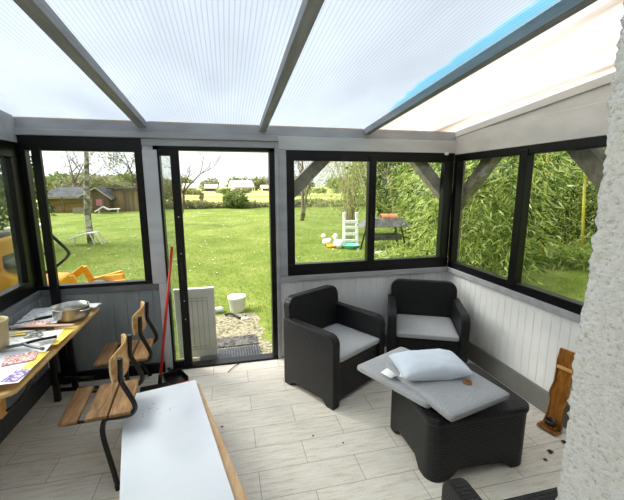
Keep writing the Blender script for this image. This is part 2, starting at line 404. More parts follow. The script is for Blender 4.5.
# front wall (y = 0)
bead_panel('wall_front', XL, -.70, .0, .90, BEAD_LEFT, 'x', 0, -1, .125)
bead_panel('wall_front', .535, XR, .0, .90, BEAD_FRONT, 'x', 0, -1)
struct(MB().box(XL, -.62, -.012, .06, .895, .957).build('trim_1', GREY_DARK, bevel=.004))
struct(MB().box(.535, XR, -.03, .06, .893, .952).build('trim_2', GREY_PAINT, bevel=.005))
struct(MB().box(.60, XR-.012, -.02, -.001, 0, .15).build('baseboard_front', SKIRT, bevel=.003))
struct(MB().box(XL, -.70, -.045, -.001, 0, .10).build('trim_3', BLACK_ALU, bevel=.004))
struct(MB().box(-.755, -.625, -.02, .08, .957, 2.262).box(-.70, -.625, -.02, .08, 0, .957).box(-.755, -.66, 0, .08, 2.25, 2.32).build('trim_4', noisy('light_grey_paint', rgb(186, 187, 190), rgb(198, 199, 201), (3, 9, 9), .5, .35), bevel=.004))        # grey post between window and door
struct(MB().box(.495, .535, -.03, .09, 0, 2.33).box(.535, .618, -.012, .09, .957, 2.285).build('trim_5', GREY_PAINT, bevel=.004))
struct(MB().box(-1.645, -1.575, -.065, -.022, .0, 2.262).build('trim_6', BLACK_ALU, bevel=.004))        # black upright in front of the left window
# header beam, ledge and fascia
struct(MB().box(XL, XR, 0, .10, 2.42, 2.515).build('trim_7', GREY_PAINT, bevel=.004))
struct(MB().box(XL, .535, -.045, .10, 2.365, 2.42).build('trim_8', GREY_PAINT, bevel=.006))
struct(MB().box(-.755, .535, -.02, .10, 2.30, 2.365).build('trim_9', GREY_PAINT, bevel=.004))
struct(MB().box(.535, XR, -.015, .10, 2.285, 2.42)  .build('trim_10', noisy('mid_grey_paint', rgb(178, 178, 178), rgb(190, 190, 189), (3, 9, 9), .5, .35), bevel=.004))
# right wall (x = XR)
bead_panel('wall_right', 0, YB, .0, .90, BEAD_RIGHT, 'y', XR, -1)
struct(MB().box(XR-.02, XR-.001, YB, 0, 0, .20).build('baseboard_right', SKIRT, bevel=.003))
struct(MB().box(XR-.03, XR+.06, YB, 0, .893, .952).build('trim_11', GREY_PAINT, bevel=.005))
struct(MB().box(XR-.012, XR+.08, YB, 0, 2.268, 2.50).build('trim_12', PALE_PAINT, bevel=.004))
struct(MB().box(XR, XR+.08, YB, -2.20, .952, 2.268).build('wall_right', PALE_PAINT))
# left wall (x = XL)
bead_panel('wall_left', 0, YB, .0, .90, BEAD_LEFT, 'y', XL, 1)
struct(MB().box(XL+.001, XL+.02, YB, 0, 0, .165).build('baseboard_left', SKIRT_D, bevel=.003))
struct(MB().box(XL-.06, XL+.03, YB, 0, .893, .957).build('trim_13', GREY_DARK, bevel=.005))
struct(MB().box(XL-.08, XL+.012, YB, 0, 2.30, 2.515).build('trim_14', GREY_PAINT, bevel=.004))
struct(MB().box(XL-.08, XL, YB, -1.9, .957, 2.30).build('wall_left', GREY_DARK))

def window(name, axis, face, a, b, z0, z1, uprights, fr, glass, thick=.07, out=1):
    """black aluminium window. uprights: list of (lo, hi) solid spans along the axis; fr=(bottom, top) rail heights"""
    w = bpy.data.objects.new(name, None); COL.objects.link(w); struct(w)
    def bx(mb, u0, u1, d0, d1, za, zb):
        if axis == 'x': mb.box(u0, u1, face+d0, face+d1, za, zb)
        else: mb.box(face+out*d0, face+out*d1, u0, u1, za, zb)
        return mb
    m = MB(); bx(m, a, b, -.012, thick, z0, z0+fr[0]); bx(m, a, b, -.012, thick, z1-fr[1], z1)
    for lo, hi in (uprights[0], uprights[-1]): bx(m, lo, hi, -.012, thick, z0+fr[0], z1-fr[1])
    m.build('window_frame', BLACK_ALU, w, bevel=.004)
    for lo, hi in uprights[1:-1]: bx(MB(), lo, hi, -.022, thick*.8, z0+fr[0]*.4, z1-fr[1]*.4).build('sash_stile', BLACK_ALU, w, bevel=.004)
    for i in range(len(uprights)-1):
        lo = uprights[i][1]; hi = uprights[i+1][0]
        bx(MB(), lo-.01, hi+.01, thick*.4, thick*.4+.006, z0+fr[0]-.01, z1-fr[1]+.01).build('pane', glass, w)
    return w
w1 = window('window_1', 'y', XL, -1.9, .0, .957, 2.30, [(-1.9, -1.84), (-.155, 0)], (.12, .13), GLASS_DIRTY, out=-1)
w2 = window('window_2', 'x', 0, XL, -.755, .957, 2.365, [(XL, -1.713), (-.825, -.755)], (.035, .125), GLASS)
w3 = window('window_3', 'x', 0, .618, 2.575, .952, 2.285, [(.618, .70), (1.53, 1.615), (2.458, 2.575)], (.125, .105), GLASS)
w4 = window('window_4', 'y', XR, -2.20, 0, .952, 2.268, [(-2.20, -2.12), (-1.065, -.975), (-.07, 0)], (.08, .075), GLASS, out=1)
MB().box(2.44, 2.485, -.03, -.012, 2.262, 2.29).build('latch', WHITE_PLASTIC, w3, bevel=.006)
MB().box(1.55, 1.57, -.035, -.02, 1.45, 1.6).build('handle', BLACK_PAINT, w3, bevel=.004)
# sliding door
d = bpy.data.objects.new('door_1', None); COL.objects.link(d); struct(d)
m = MB().box(-.66, -.605, -.01, .10, 0, 2.30).box(.44, .495, -.01, .10, 0, 2.30).box(-.66, .495, -.01, .10, 2.262, 2.30).box(-.66, .495, -.025, .10, 0, .022)
m.build('door_frame', BLACK_ALU, d, bevel=.003)
m = MB().box(-.512, -.432, .0, .045, .022, 2.27).box(-.605, -.512, .0, .045, .022, .085).box(-.605, -.512, .0, .045, 2.21, 2.27)
lf = m.build('sliding_leaf', BLACK_ALU, d, bevel=.003)
MB().box(-.61, -.505, .018, .025, .08, 2.215).build('pane', GLASS_DIRTY, lf)
MB().box(-.487, -.463, -.014, .001, .98, 1.16).build('handle', BLACK_PAINT, lf, bevel=.004)
m = MB()
for z in (.55, .75, 1.25, 1.62): m.lathe([(0, 0), (.005, 0), (.005, .004), (0, .004)], (0, 0, 0), 8, 0, Matrix.Translation((-.47, -.001, z)) @ Matrix.Rotation(PI/2, 4, 'X'))
m.build('screw_cap', WHITE_PLASTIC, lf)

# roof ------------------------------------------------------------
SL = .088
def zr(y, base=2.462): return base + SL*(-y)
def rafter(name, x0, x1, y0=.10, h=.062, mat=RAFTER_M, base=2.462):
    m = MB(); V = []
    for y in (y0, YB+.01):
        for z in (0, h):
            for x in (x0, x1): V.append((x, y, zr(y, base)+z))
    m.add(V, [(0, 2, 3, 1), (4, 5, 7, 6), (0, 1, 5, 4), (2, 6, 7, 3), (0, 4, 6, 2), (1, 3, 7, 5)])
    return struct(m.build(name, mat, bevel=.003))
for (a, b) in ((-.775, -.70), (.352, .418), (1.468, 1.527)): rafter('rafter', a, b, y0=-.001)
rafter('rafter', XL-.08, XL+.0, -.001, .075, GREY_PAINT, 2.455)
struct(MB().prism([(-.001, 2.495), (-.001, zr(0)+.062), (YB+.01, zr(YB)+.062), (YB+.01, 2.495)], XR-.004, XR+.06, 'x').build('rafter', PALE_PAINT))
struct(MB().bar((XR-.012, -.001, zr(0)+.03), (XR-.012, YB+.01, zr(YB)+.03), .02, .06).build('trim_16', PALE_PAINT))
P_CLEAR = poly_mat('polycarbonate', rgb(203, 209, 216), .42); P_STAIN = poly_mat('stained_polycarbonate', rgb(250, 248, 246), .34, 1)
def roof_panel(x0, x1, mat):
    m = MB(); V = []
    for y in (.22, YB+.01):
        for z in (.064, .074):
            for x in (x0, x1): V.append((x, y, zr(y)+z))
    m.add(V, [(0, 2, 3, 1), (4, 5, 7, 6), (0, 1, 5, 4), (2, 6, 7, 3), (0, 4, 6, 2), (1, 3, 7, 5)])
    return struct(m.build('ceiling', mat))
for a, b, mt in ((XL-.1, -.738, P_CLEAR), (-.736, .384, P_CLEAR), (.386, 1.496, P_CLEAR), (1.498, XR+.1, P_STAIN)): roof_panel(a, b, mt)
# wooden closing strip under the sheets at the eave
m = MB()
for a, b in ((XL, -.78), (-.695, .35), (.42, 1.466), (1.53, XR-.02)): m.box(a, b, .02, .07, 2.515, 2.525)
struct(m.build('trim_15', MDF))
# blue film left on the sheet beside the third rafter
def film_mat():
    m, nt, out = nmat('blue_film')
    t = N(nt, 'ShaderNodeBsdfTransparent'); t.inputs[0].default_value = rgb(196, 241, 252)
    s = N(nt, 'ShaderNodeBsdfTranslucent'); s.inputs[0].default_value = rgb(196, 241, 252)
    mx = N(nt, 'ShaderNodeMixShader'); mx.inputs[0].default_value = .4
    L(nt, t.outputs[0], mx.inputs[1]); L(nt, s.outputs[0], mx.inputs[2]); L(nt, mx.outputs[0], out.inputs[0]); return m
m = MB(); V = []; rg = random.Random(3); n = 40
for i in range(n+1):
    y = -.62-(abs(YB)-.64)*i/n
    wdt = min(.10, .015+.3*(i/n)**.8)*(.7+.45*rg.random()) if i < n*.5 else .10*(.9+.2*rg.random())
    for x in (1.466-wdt, 1.466):
        for z in (.0765, .0785): V.append((x, y, zr(y)+z))
F = []
for i in range(n):
    o4 = i*4; F += [(o4, o4+2, o4+6, o4+4), (o4+1, o4+5, o4+7, o4+3), (o4, o4+4, o4+5, o4+1), (o4+2, o4+3, o4+7, o4+6)]
F += [(0, 1, 3, 2), (n*4, n*4+2, n*4+3, n*4+1)]
m.add(V, F); tag(m.build('protective_film', film_mat()), 'torn strip of bright blue film lying on the roof sheet along the right rafter', 'film')

# house wall with rough render, opening where the photographer stands
def render_mat():
    m, nt, out = nmat('rough_render')
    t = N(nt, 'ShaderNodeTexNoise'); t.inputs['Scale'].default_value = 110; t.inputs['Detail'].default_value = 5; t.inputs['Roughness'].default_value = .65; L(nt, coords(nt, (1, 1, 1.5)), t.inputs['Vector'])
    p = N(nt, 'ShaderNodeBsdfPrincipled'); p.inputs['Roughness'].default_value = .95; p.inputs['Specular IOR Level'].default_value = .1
    L(nt, ramp(nt, t.outputs['Fac'], [(.32, rgb(196, 195, 192)), (.43, rgb(240, 239, 237)), (.6, rgb(250, 250, 249))]), p.inputs['Base Color'])  # low spots darkened in the colour to stand for shadows in the pits
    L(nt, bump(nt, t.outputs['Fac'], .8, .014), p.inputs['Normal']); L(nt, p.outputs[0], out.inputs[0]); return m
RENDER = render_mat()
def rough_block(name, x0, x1, y0, y1, z0, z1, res, amp):
    bm = bmesh.new()
    def grid(c0, du, dv, nu, nv):
        vs = [[bm.verts.new(Vector(c0)+Vector(du)*(i/nu)+Vector(dv)*(j/nv)) for j in range(nv+1)] for i in range(nu+1)]
        for i in range(nu):
            for j in range(nv): bm.faces.new((vs[i][j], vs[i+1][j], vs[i+1][j+1], vs[i][j+1]))
    nx = max(2, int((x1-x0)/res)); ny = max(2, int((y1-y0)/res)); nz = max(2, int((z1-z0)/res))
    grid((x0, y0, z0), (0, y1-y0, 0), (0, 0, z1-z0), ny, nz)          # reveal, facing the opening
    grid((x0, y1, z0), (x1-x0, 0, 0), (0, 0, z1-z0), nx, nz)          # outer face
    grid((x1, y1, z0), (0, y0-y1, 0), (0, 0, z1-z0), 2, 2); grid((x1, y0, z0), (x0-x1, 0, 0), (0, 0, z1-z0), 2, 2)
    bmesh.ops.remove_doubles(bm, verts=bm.verts, dist=1e-5); bmesh.ops.recalc_face_normals(bm, faces=bm.faces); bm.normal_update()
    mv = []
    for v in bm.verts:
        p = v.co
        h = mnoise.fractal(p*60, .7, 2.0, 4)*.5 + mnoise.noise(p*11)*.35 + mnoise.noise(p*3.2)*1.0
        mv.append((v, v.normal.copy()*h*amp))
    for v, dlt in mv: v.co += dlt + Vector(((v.co.z-1.2)*.008, 0, 0))
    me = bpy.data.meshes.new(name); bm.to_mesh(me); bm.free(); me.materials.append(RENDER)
    me.polygons.foreach_set('use_smooth', [True]*len(me.polygons))
    o = bpy.data.objects.new(name, me); COL.objects.link(o); return struct(o)
rough_block('wall_house', .598, 1.05, -3.72, -3.30, 0, 2.62, .006, .0115)
struct(MB().box(1.05, XR+.1, -3.70, -3.31, 0, 2.62).box(XL-.1, -1.55, -3.70, -3.31, 0, 2.62).build('wall_house', RENDER))  # opening widened at the unseen left so more light reaches the reveal
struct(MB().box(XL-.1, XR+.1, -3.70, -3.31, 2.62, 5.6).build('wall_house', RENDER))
struct(MB().box(XL-.1, XR+.1, -7.1, -7.0, 0, 2.9).box(XL-.2, XL-.1, -7, -3.7, 0, .5).box(XL-.2, XL-.1, -7, -3.7, 2.5, 2.9).box(XL-.2, XL-.1, -7, -6.6, .5, 2.5).box(XR+.1, XR+.2, -7, -3.7, 0, 2.9).box(XL-.2, XR+.2, -7.1, -3.7, 2.9, 3.0).build('wall_interior', PALE_PAINT))  # unseen room; its left wall is left open to brighten the reveal

# ------------------------------------------------------------------ wicker seats
def rounded_top(w, h, r, n=6):
    """outline of a panel with rounded upper corners, from (0,0)"""
    return [(0, 0), (w, 0)] + [(w, h-r)] + arc(w-r, h-r, r, 0, 90, n)[1:] + arc(r, h-r, r, 90, 180, n)
def arch_side(dep, h, r, foot=.09, cut=.05, n=6):
    """arm side seen from the side: rounded front top (at u=0 end) and an arched cut between two feet"""
    p = [(0, 0), (foot, 0)] + [(foot+.05, cut)] + [(dep-foot-.05, cut)] + [(dep-foot, 0), (dep, 0), (dep, h)]
    return p + arc(r, h-r, r, 90, 180, n)
def wicker_seat(name, label, cat, loc, rz, W, D=.64, H=.675, HB=.875, seat_h=.41):
    """local axes: x across, front edge at y=0, back at y=+D"""
    t = thing(name, label, cat, loc, rz)
    T = .085
    for sx in (-1, 1):
        x = sx*(W/2-T/2)
        MB().prism(arch_side(D, H, .085), x-T/2, x+T/2, 'x').build('arm', WICKER, t, bevel=.012)
    Mb = Matrix.Translation((0, D-.055, .30)) @ Matrix.Rotation(math.radians(-5), 4, 'X')
    pw = W-.06; poly = [(u-pw/2, v) for u, v in rounded_top(pw, HB-.30, .10)]
    MB().prism(poly, -.05, .045, 'y', 0, Mb).build('backrest', WICKER, t, bevel=.012)
    MB().box(-W/2+T-.005, W/2-T+.005, .03, D-.06, seat_h-.06, seat_h).build('seat', WICKER, t, bevel=.008)
    poly = [(-W/2+T-.005, .05), (W/2-T+.005, .05), (W/2-T+.005, seat_h-.05), (-W/2+T-.005, seat_h-.05)]
    MB().prism(poly, .035, .06, 'y').build('front_panel', WICKER, t)
    MB().prism(poly, D-.03, D-.01, 'y').build('back_panel', WICKER, t)
    return t
def cushion(name, label, M, sx=.63, sy=.57, sz=.055, puff=.006, cat='cushion', group=None):
    o = subdiv_box(sx, sy, sz, puff, 14, .018).build(name, CUSHION)
    # piped edge
    o.matrix_world = M; return tag(o, label, cat, group)
a1 = math.atan2(.518, .856)
F1 = Vector((.821, -1.082, 0)) + Vector((.856, .518, 0))*.38
ch1 = wicker_seat('armchair', 'black wicker armchair left of the pair, turned right, next to the open doorway', 'armchair', F1, a1, .76, D=.66)
a2 = math.radians(-25)
F2 = Vector((1.885, -.775, 0))
ch2 = wicker_seat('armchair', 'black wicker armchair in the corner facing the camera, behind the coffee table', 'armchair', F2, a2, .78, HB=.86)
def on_chair(F, a, sink=0): return Matrix.Translation(F) @ Matrix.Rotation(a, 4, 'Z') @ Matrix.Translation((0, .285, .4395))
cushion('seat_cushion', 'grey seat cushion lying in the left armchair beside the doorway', on_chair(F1, a1), sx=.59)
cushion('seat_cushion', 'grey seat cushion lying in the corner armchair', on_chair(F2, a2), sx=.605)
ch3 = wicker_seat('sofa', 'black wicker sofa without cushions, arm and seat edge at the bottom of the photo', 'sofa', (.925+.70, -2.49, 0), PI, 1.40, H=.615, seat_h=.42)
for c in ch3.children:                     # the sofa faces the front wall: local front edge towards +y
    pass

# coffee table
ct = thing('coffee_table', 'low black wicker coffee table with two grey cushions piled on it', 'table', (1.590, -1.648, 0))
w2_, d2_ = .388, .332
def rrect(hx, hy, r, n=6): return arc(hx-r, hy-r, r, 0, 90, n)+arc(-hx+r, hy-r, r, 90, 180, n)+arc(-hx+r, -hy+r, r, 180, 270, n)+arc(hx-r, -hy+r, r, 270, 360, n)
MB().prism(rrect(w2_, d2_, .085), .40, .452, 'z').build('tabletop', WICKER, ct, bevel=.014)
def apron(mb, a, b, n=24):
    """one wall between corners a and b with an arched bottom edge"""
    a = Vector(a); b = Vector(b); ln = (b-a).length; d = (b-a)/ln; nn = Vector((d.y, -d.x, 0))
    V = []; F = []
    for i in range(n+1):
        s = i/n*ln; e = min(s, ln-s); z = 0 if e < .055 else min(.07, (e-.055)*1.1)
        for k in (0, .02):
            p = a+d*s-nn*k; V += [(p.x, p.y, z), (p.x, p.y, .405)]
    for i in range(n):
        q = i*4; F += [(q, q+4, q+5, q+1), (q+2, q+3, q+7, q+6), (q, q+2, q+6, q+4), (q+1, q+5, q+7, q+3)]
    mb.add(V, F)
hx, hy = w2_-.008, d2_-.008
for a, b in (((-hx+.08, -hy), (hx-.08, -hy)), ((hx, -hy+.08), (hx, hy-.08)), ((hx-.08, hy), (-hx+.08, hy)), ((-hx, hy-.08), (-hx, -hy+.08))):
    mb = MB(); apron(mb, (*a, 0), (*b, 0)); mb.build('side_panel', WICKER, ct)
for sx in (-1, 1):
    for sy in (-1, 1):
        ang = {(1, 1): 0, (-1, 1): 90, (-1, -1): 180, (1, -1): 270}[(sx, sy)]
        c = (sx*(hx-.085), sy*(hy-.085))
        poly = arc(*c, .085, ang, ang+90, 8) + list(reversed(arc(*c, .06, ang, ang+90, 8)))
        m = MB(); nA = 9
        V = [(u, v, 0) for u, v in poly]+[(u, v, .405) for u, v in poly]; n = len(poly)
        m.add(V, [(i, (i+1) % n, n+(i+1) % n, n+i) for i in range(n)])
        for i in range(nA-1): m.f.append((i, i+1, n-2-i, n-1-i)); m.mi.append(0); m.sm.append(False)
        m.build('leg', WICKER, ct)
# the two loose cushions, the pillow and a leaf on the table
def frame(cx, cy, cz, ax, ay, tilt_dir=None, tilt=0, roll=0):
    ang = math.atan2(ay, ax)
    return Matrix.Translation((cx, cy, cz)) @ Matrix.Rotation(ang, 4, 'Z') @ Matrix.Rotation(roll, 4, 'X') @ Matrix.Rotation(tilt, 4, 'Y')
lo_c = Vector((.974, -1.278)) + Vector((.5, .25))/.56*.285 + Vector((.256, -.556))/.612*.335
cushion('seat_cushion', 'grey seat cushion underneath on the coffee table, sticking out to the left', frame(lo_c.x-.01, lo_c.y+.02, .4815, .256, -.556), sx=.67, sy=.57, sz=.052)
up_c = (Vector((1.30, -2.03)) + Vector((1.607, -1.285)))/2 + Vector((.012, .008))
cushion('seat_cushion', 'grey seat cushion on top of the other one on the coffee table, holding the pillow', frame(up_c.x+.022, up_c.y+.005, .520, -.155, .63, tilt=math.radians(-3.4)), sx=.67, sy=.565, sz=.052)
def pillow(sx, sy, sz):
    mb = MB(); n = 26; V = []; F = []
    for s in (1, -1):
        for i in range(n+1):
            for j in range(n+1):
                u = -1+2*i/n; v = -1+2*j/n
                e = max(0, (1-abs(u)**2.6))*max(0, (1-abs(v)**2.6))
                px = u*sx/2*(1-.06*(1-v*v)*0 - .05*(1-abs(v))*abs(u)**6); py = v*sy/2*(1-.10*(1-abs(u))*abs(v)**6)
                cr = mnoise.noise(Vector((u*3, v*3, s*2+5)))*.008 + mnoise.noise(Vector((u*9, v*6, s*2)))*.003*min(1, e*4)
                V.append((px, py, s*(sz/2*e**.45) + cr*min(1, e*3)))
    m = (n+1)**2
    for s in (0, 1):
        for i in range(n):
            for j in range(n):
                a = s*m+i*(n+1)+j; q = (a, a+n+1, a+n+2, a+1); F.append(q if s == 0 else q[::-1])
    mb.add(V, F, 0, True)
    return mb
o = pillow(.53, .325, .15).build('throw_pillow', PILLOW_M)
bm = bmesh.new(); bm.from_mesh(o.data); bmesh.ops.remove_doubles(bm, verts=bm.verts, dist=.0008); bm.to_mesh(o.data); bm.free()
o.matrix_world = frame(1.425, -1.555, .608, 1, -.09, tilt=math.radians(1), roll=math.radians(3))
tag(o, 'small pale blue rectangular pillow lying on the grey cushions', 'pillow')
m = MB(); g = 8                              # crumpled white care label of the pillow
for (dx, dy, rot, ln, wd, dz) in ((0, 0, -.1, .16, .11, .0), (.02, -.045, .45, .13, .07, .008)):
    V = []; F = []
    for i in range(g+1):
        for j in range(3):
            u = -i/g*ln; v = (j-1)*wd/2
            V.append((dx+u*math.cos(rot)-v*math.sin(rot), dy+u*math.sin(rot)+v*math.cos(rot), dz+.004*math.sin(i*1.1+j)+.004))
    for i in range(g):
        for j in range(2): F.append((i*3+j, i*3+j+1, i*3+j+4, i*3+j+3))
    m.add(V, F, 0, True)
lb = m.build('paper_label', plain('white_paper', rgb(236, 236, 232), .7)); sd = lb.modifiers.new('s', 'SOLIDIFY'); sd.thickness = .0015
lb.location = (1.245, -1.455, .556); lb.rotation_euler = (0, math.radians(-7), .45); tag(lb, 'crumpled white paper label poking out left of the pillow', 'label')
def dry_leaf(name, label, loc, rz, s, group=None, mat=None):
    mb = MB(); n = 10; V = []; F = []
    for i in range(n+1):
        u = i/n; w = .42*math.sin(PI*u)**.75*(1+.18*math.sin(u*26))+.004
        z = .12*math.sin(u*PI)+.05*math.sin(u*7)
        for q in (-1, 0, 1): V.append((s*(u-.5), s*w*q, s*(z*(.5 if q == 0 else 1)+.02)))
    for i in range(n): F += [(i*3, i*3+1, i*3+4, i*3+3), (i*3+1, i*3+2, i*3+5, i*3+4)]
    mb.add(V, F, 0, True); o = mb.build(name, mat or noisy('dry_leaf', rgb(136, 84, 42), rgb(176, 120, 66), (60, 60, 60), .8, .2))
    sd = o.modifiers.new('s', 'SOLIDIFY'); sd.thickness = .001
    o.location = loc; o.rotation_euler = (0, 0, rz); return tag(o, label, 'leaf', group)
dry_leaf('dry_leaf', 'brown curled dry leaf on the upper grey cushion beside the pillow', (1.612, -1.745, .540), 1.9, .075)

# small dry scraps on the tiles
SCR = noisy('dark_scrap', rgb(46, 38, 30), rgb(84, 68, 52), (60, 60, 60), .9, .2)
for i, (x, y, s, r) in enumerate(((-.114, -1.066, .022, .3), (.58, -1.341, .02, 1.2), (.784, -1.47, .018, 2.), (2.232, -1.912, .05, .8), (2.13, -1.967, .03, 2.4), (2.42, -1.86, .055, 1.5))):
    dry_leaf('dry_leaf', ['tiny dark leaf scrap on the tiles just right of the raw board', 'tiny dark leaf scrap on the open tiles left of the coffee table',
             'tiny leaf scrap on the tiles closest to the coffee table', 'curled dark leaf on the tiles right of the coffee table, nearer the pillar edge',
             'small dark scrap on the tiles right of the coffee table, nearest the sofa', 'curled dark leaf on the tiles right below the wooden holder'][i], (x, y, .001), r, s, 'dry scraps on the floor', SCR)
tag(MB().tube(smooth_path([(-.06, -.19, .004), (-.01, -.12, .012), (.03, -.06, .006), (.06, -.035, .004)]), .004, 6).build('twig', SCR), 'short dark twig on the tiles at the doorway threshold', 'twig')

# ------------------------------------------------------------------ wooden wall holder leaning on the right wall
wh = thing('candle_holder', 'varnished wooden wall holder with scalloped board and small metal ring, leaning on the right wall', 'holder', (2.465, -1.70, .002), .30)
LEAN = Matrix.Rotation(math.radians(6.5), 4, 'Y') @ Matrix.Rotation(math.radians(2.0), 4, 'X')
prof = [(0, .058), (.03, .070), (.07, .060), (.11, .058), (.20, .056), (.25, .060), (.29, .074), (.33, .070), (.36, .056), (.43, .058), (.50, .062), (.54, .068), (.58, .070), (.61, .062), (.64, .070), (.66, .066)]
poly = [(-w, h) for h, w in prof] + [(w, h) for h, w in reversed(prof)]
MB().prism(poly, 0, .018, 'x', 0, LEAN).build('back_board', OAKY, wh, bevel=.003)
MB().prism([(-.075, 0), (.075, 0), (.075, .022), (-.075, .022)], -.085, .0, 'x', 0, LEAN).box(-.06, 0, -.055, .055, .022, .04, 0, LEAN).build('shelf', OAKY, wh, bevel=.004)
MB().box(-.018, .0, -.056, .056, .50, .525, 0, LEAN).build('cross_bar', PLY, wh, bevel=.004)
MB().lathe([(.036, .05), (.040, .05), (.040, .085), (.036, .085), (.036, .05)], (-.043, 0, 0), 24, 0, LEAN).build('metal_ring', noisy('dark_iron', rgb(50, 44, 40), rgb(80, 72, 66), (30, 30, 30), .4, .4, 0, .005, .6), wh)
m = MB()
for s in (-1, 1): m.tube([(-.003, s*.062, .02), (-.003, s*.054, .10), (-.003, s*.050, .20), (-.003, s*.068, .29), (-.003, s*.052, .38), (-.003, s*.055, .47), (-.003, s*.064, .56), (-.003, s*.060, .65)], .007, 8)
m.v = [tuple(LEAN @ Vector(p)) for p in m.v]; m.build('side_moulding', OAKY, wh)

# ------------------------------------------------------------------ school table, chairs
TZ = .78
tb = thing('school_table', 'long school table with pale wood edge along the left wall, covered in papers and tools', 'table', (0, 0, 0))
poly = [(-1.755, -.10), (-1.228, -.10), (-1.222, -1.545)] + [(-1.235, -1.575), (-1.28, -1.60), (-1.755, -1.60)]
poly = poly[::-1]
MB().prism(poly, TZ-.026, TZ, 'z').build('tabletop', TABLETOP, tb, bevel=.006)
for x, y in ((-1.57, -.35), (-1.50, -.15), (-1.70, -1.50)): MB().box(x-.025, x+.025, y-.02, y+.02, 0, TZ-.026).build('leg', BLACK_PAINT, tb, bevel=.006)
MB().box(-1.56, -1.30, -.17, -.13, .68, TZ-.026).box(-1.70, -1.655, -1.5, -.2, .68, TZ-.03).build('apron', BLACK_PAINT, tb, bevel=.004)
MB().tube([(-1.55, -.24, .16), (-1.30, -.24, .135)], .018, 8).tube([(-1.55, -.32, .09), (-1.24, -.32, .07)], .018, 8).build('foot_rail', BLACK_PAINT, tb)
MB().box(-1.37, -1.31, -1.56, -1.50, .61, TZ-.026).build('corner_block', PLY, tb, bevel=.004)
MB().tube(smooth_path([(-1.335, -1.51, .63), (-1.29, -1.50, .64), (-1.24, -1.46, .69), (-1.215, -1.40, .745)]), .010, 8).build('brace', BLACK_PAINT, tb)

def school_chair(label, loc, rz):
    """local: seat faces -x, x=0 at the seat centre (world x -.92 of the measured chair)"""
    t = thing('school_chair', label, 'chair', loc, rz, 'school chairs at the long table')
    for a, b in ((-.215, -.105), (-.065, .065), (.075, .205)):
        MB().box(a, b, -.212, .225, .428, .452).build('seat_slat', PLANK, t, bevel=.006)
    P = [(.172, .83), (.168, .75), (.165, .67), (.195, .59), (.225, .51), (.232, .46), (.20, .422), (.13, .418), (.06, .42), (.035, .385), (.035, .31), (.085, .13), (.12, 0)]
    for s in (-1, 1):
        pts = [(x, s*(.195 + (.15*(1-z/.385) if z < .385 else 0)), z) for x, z in P]
        f = MB().tube(smooth_path(pts, 5), .0165, 10).build('frame_tube', BLACK_PAINT, t)
        MB().tube([(.12, s*.345, .0), (.113, s*.335, .03)], .0195, 10).build('foot_cap', RUBBER, f)
        MB().tube([(.05, s*.185, .424), (-.19, s*.185, .424)], .012, 8).build('seat_bearer', BLACK_PAINT, t)
    MB().tube([(.06, -.185, .42), (.06, .185, .42)], .0125, 8).build('cross_tube', BLACK_PAINT, t)
    # curved plywood back: outline in (y,z), bent around the sitter
    mb = MB(); n = 18; V = []; F = []
    for i in range(n+1):
        y = -.215+.43*i/n; k = abs(y)/.215
        h0 = .655+.02*k**4; h1 = .865-.030*k**4
        for j in range(7):
            z = h0+(h1-h0)*j/6; x = .145 - .05*k**2 + .02*((z-.76)/.1)**2*.5 + .012
            V += [(x, y, z), (x+.011, y, z)]
    for i in range(n):
        for j in range(6):
            a = (i*7+j)*2; b = a+14
            F += [(a, b, b+2, a+2), (a+1, a+3, b+3, b+1)]
        a = i*14; F += [(a, a+1, a+15, a+14)]; a = i*14+12; F += [(a, a+14, a+15, a+1)]
    mb.add(V, F, 0, True); k0 = len(mb.f)
    E = []
    for j in range(6):
        a = j*2; E.append((a, a+2, a+3, a+1)); a = n*14+j*2; E.append((a, a+1, a+3, a+2))
    mb.f += E; mb.mi += [1]*len(E); mb.sm += [False]*len(E)
    for q in range(k0): 
        if q % 26 in (12*2, 12*2+1): mb.mi[q] = 1; mb.sm[q] = False
    mb.build('backrest', [PLY, PLY_EDGE], t)
    return t
sc1 = school_chair('wooden slat school chair with black tube frame, the nearer of the two at the table', (-.905, -1.205, 0), math.radians(5))
dup(sc1, (-.945, -.415, 0), math.radians(3), 'wooden slat school chair with black tube frame, the farther one by the wall')

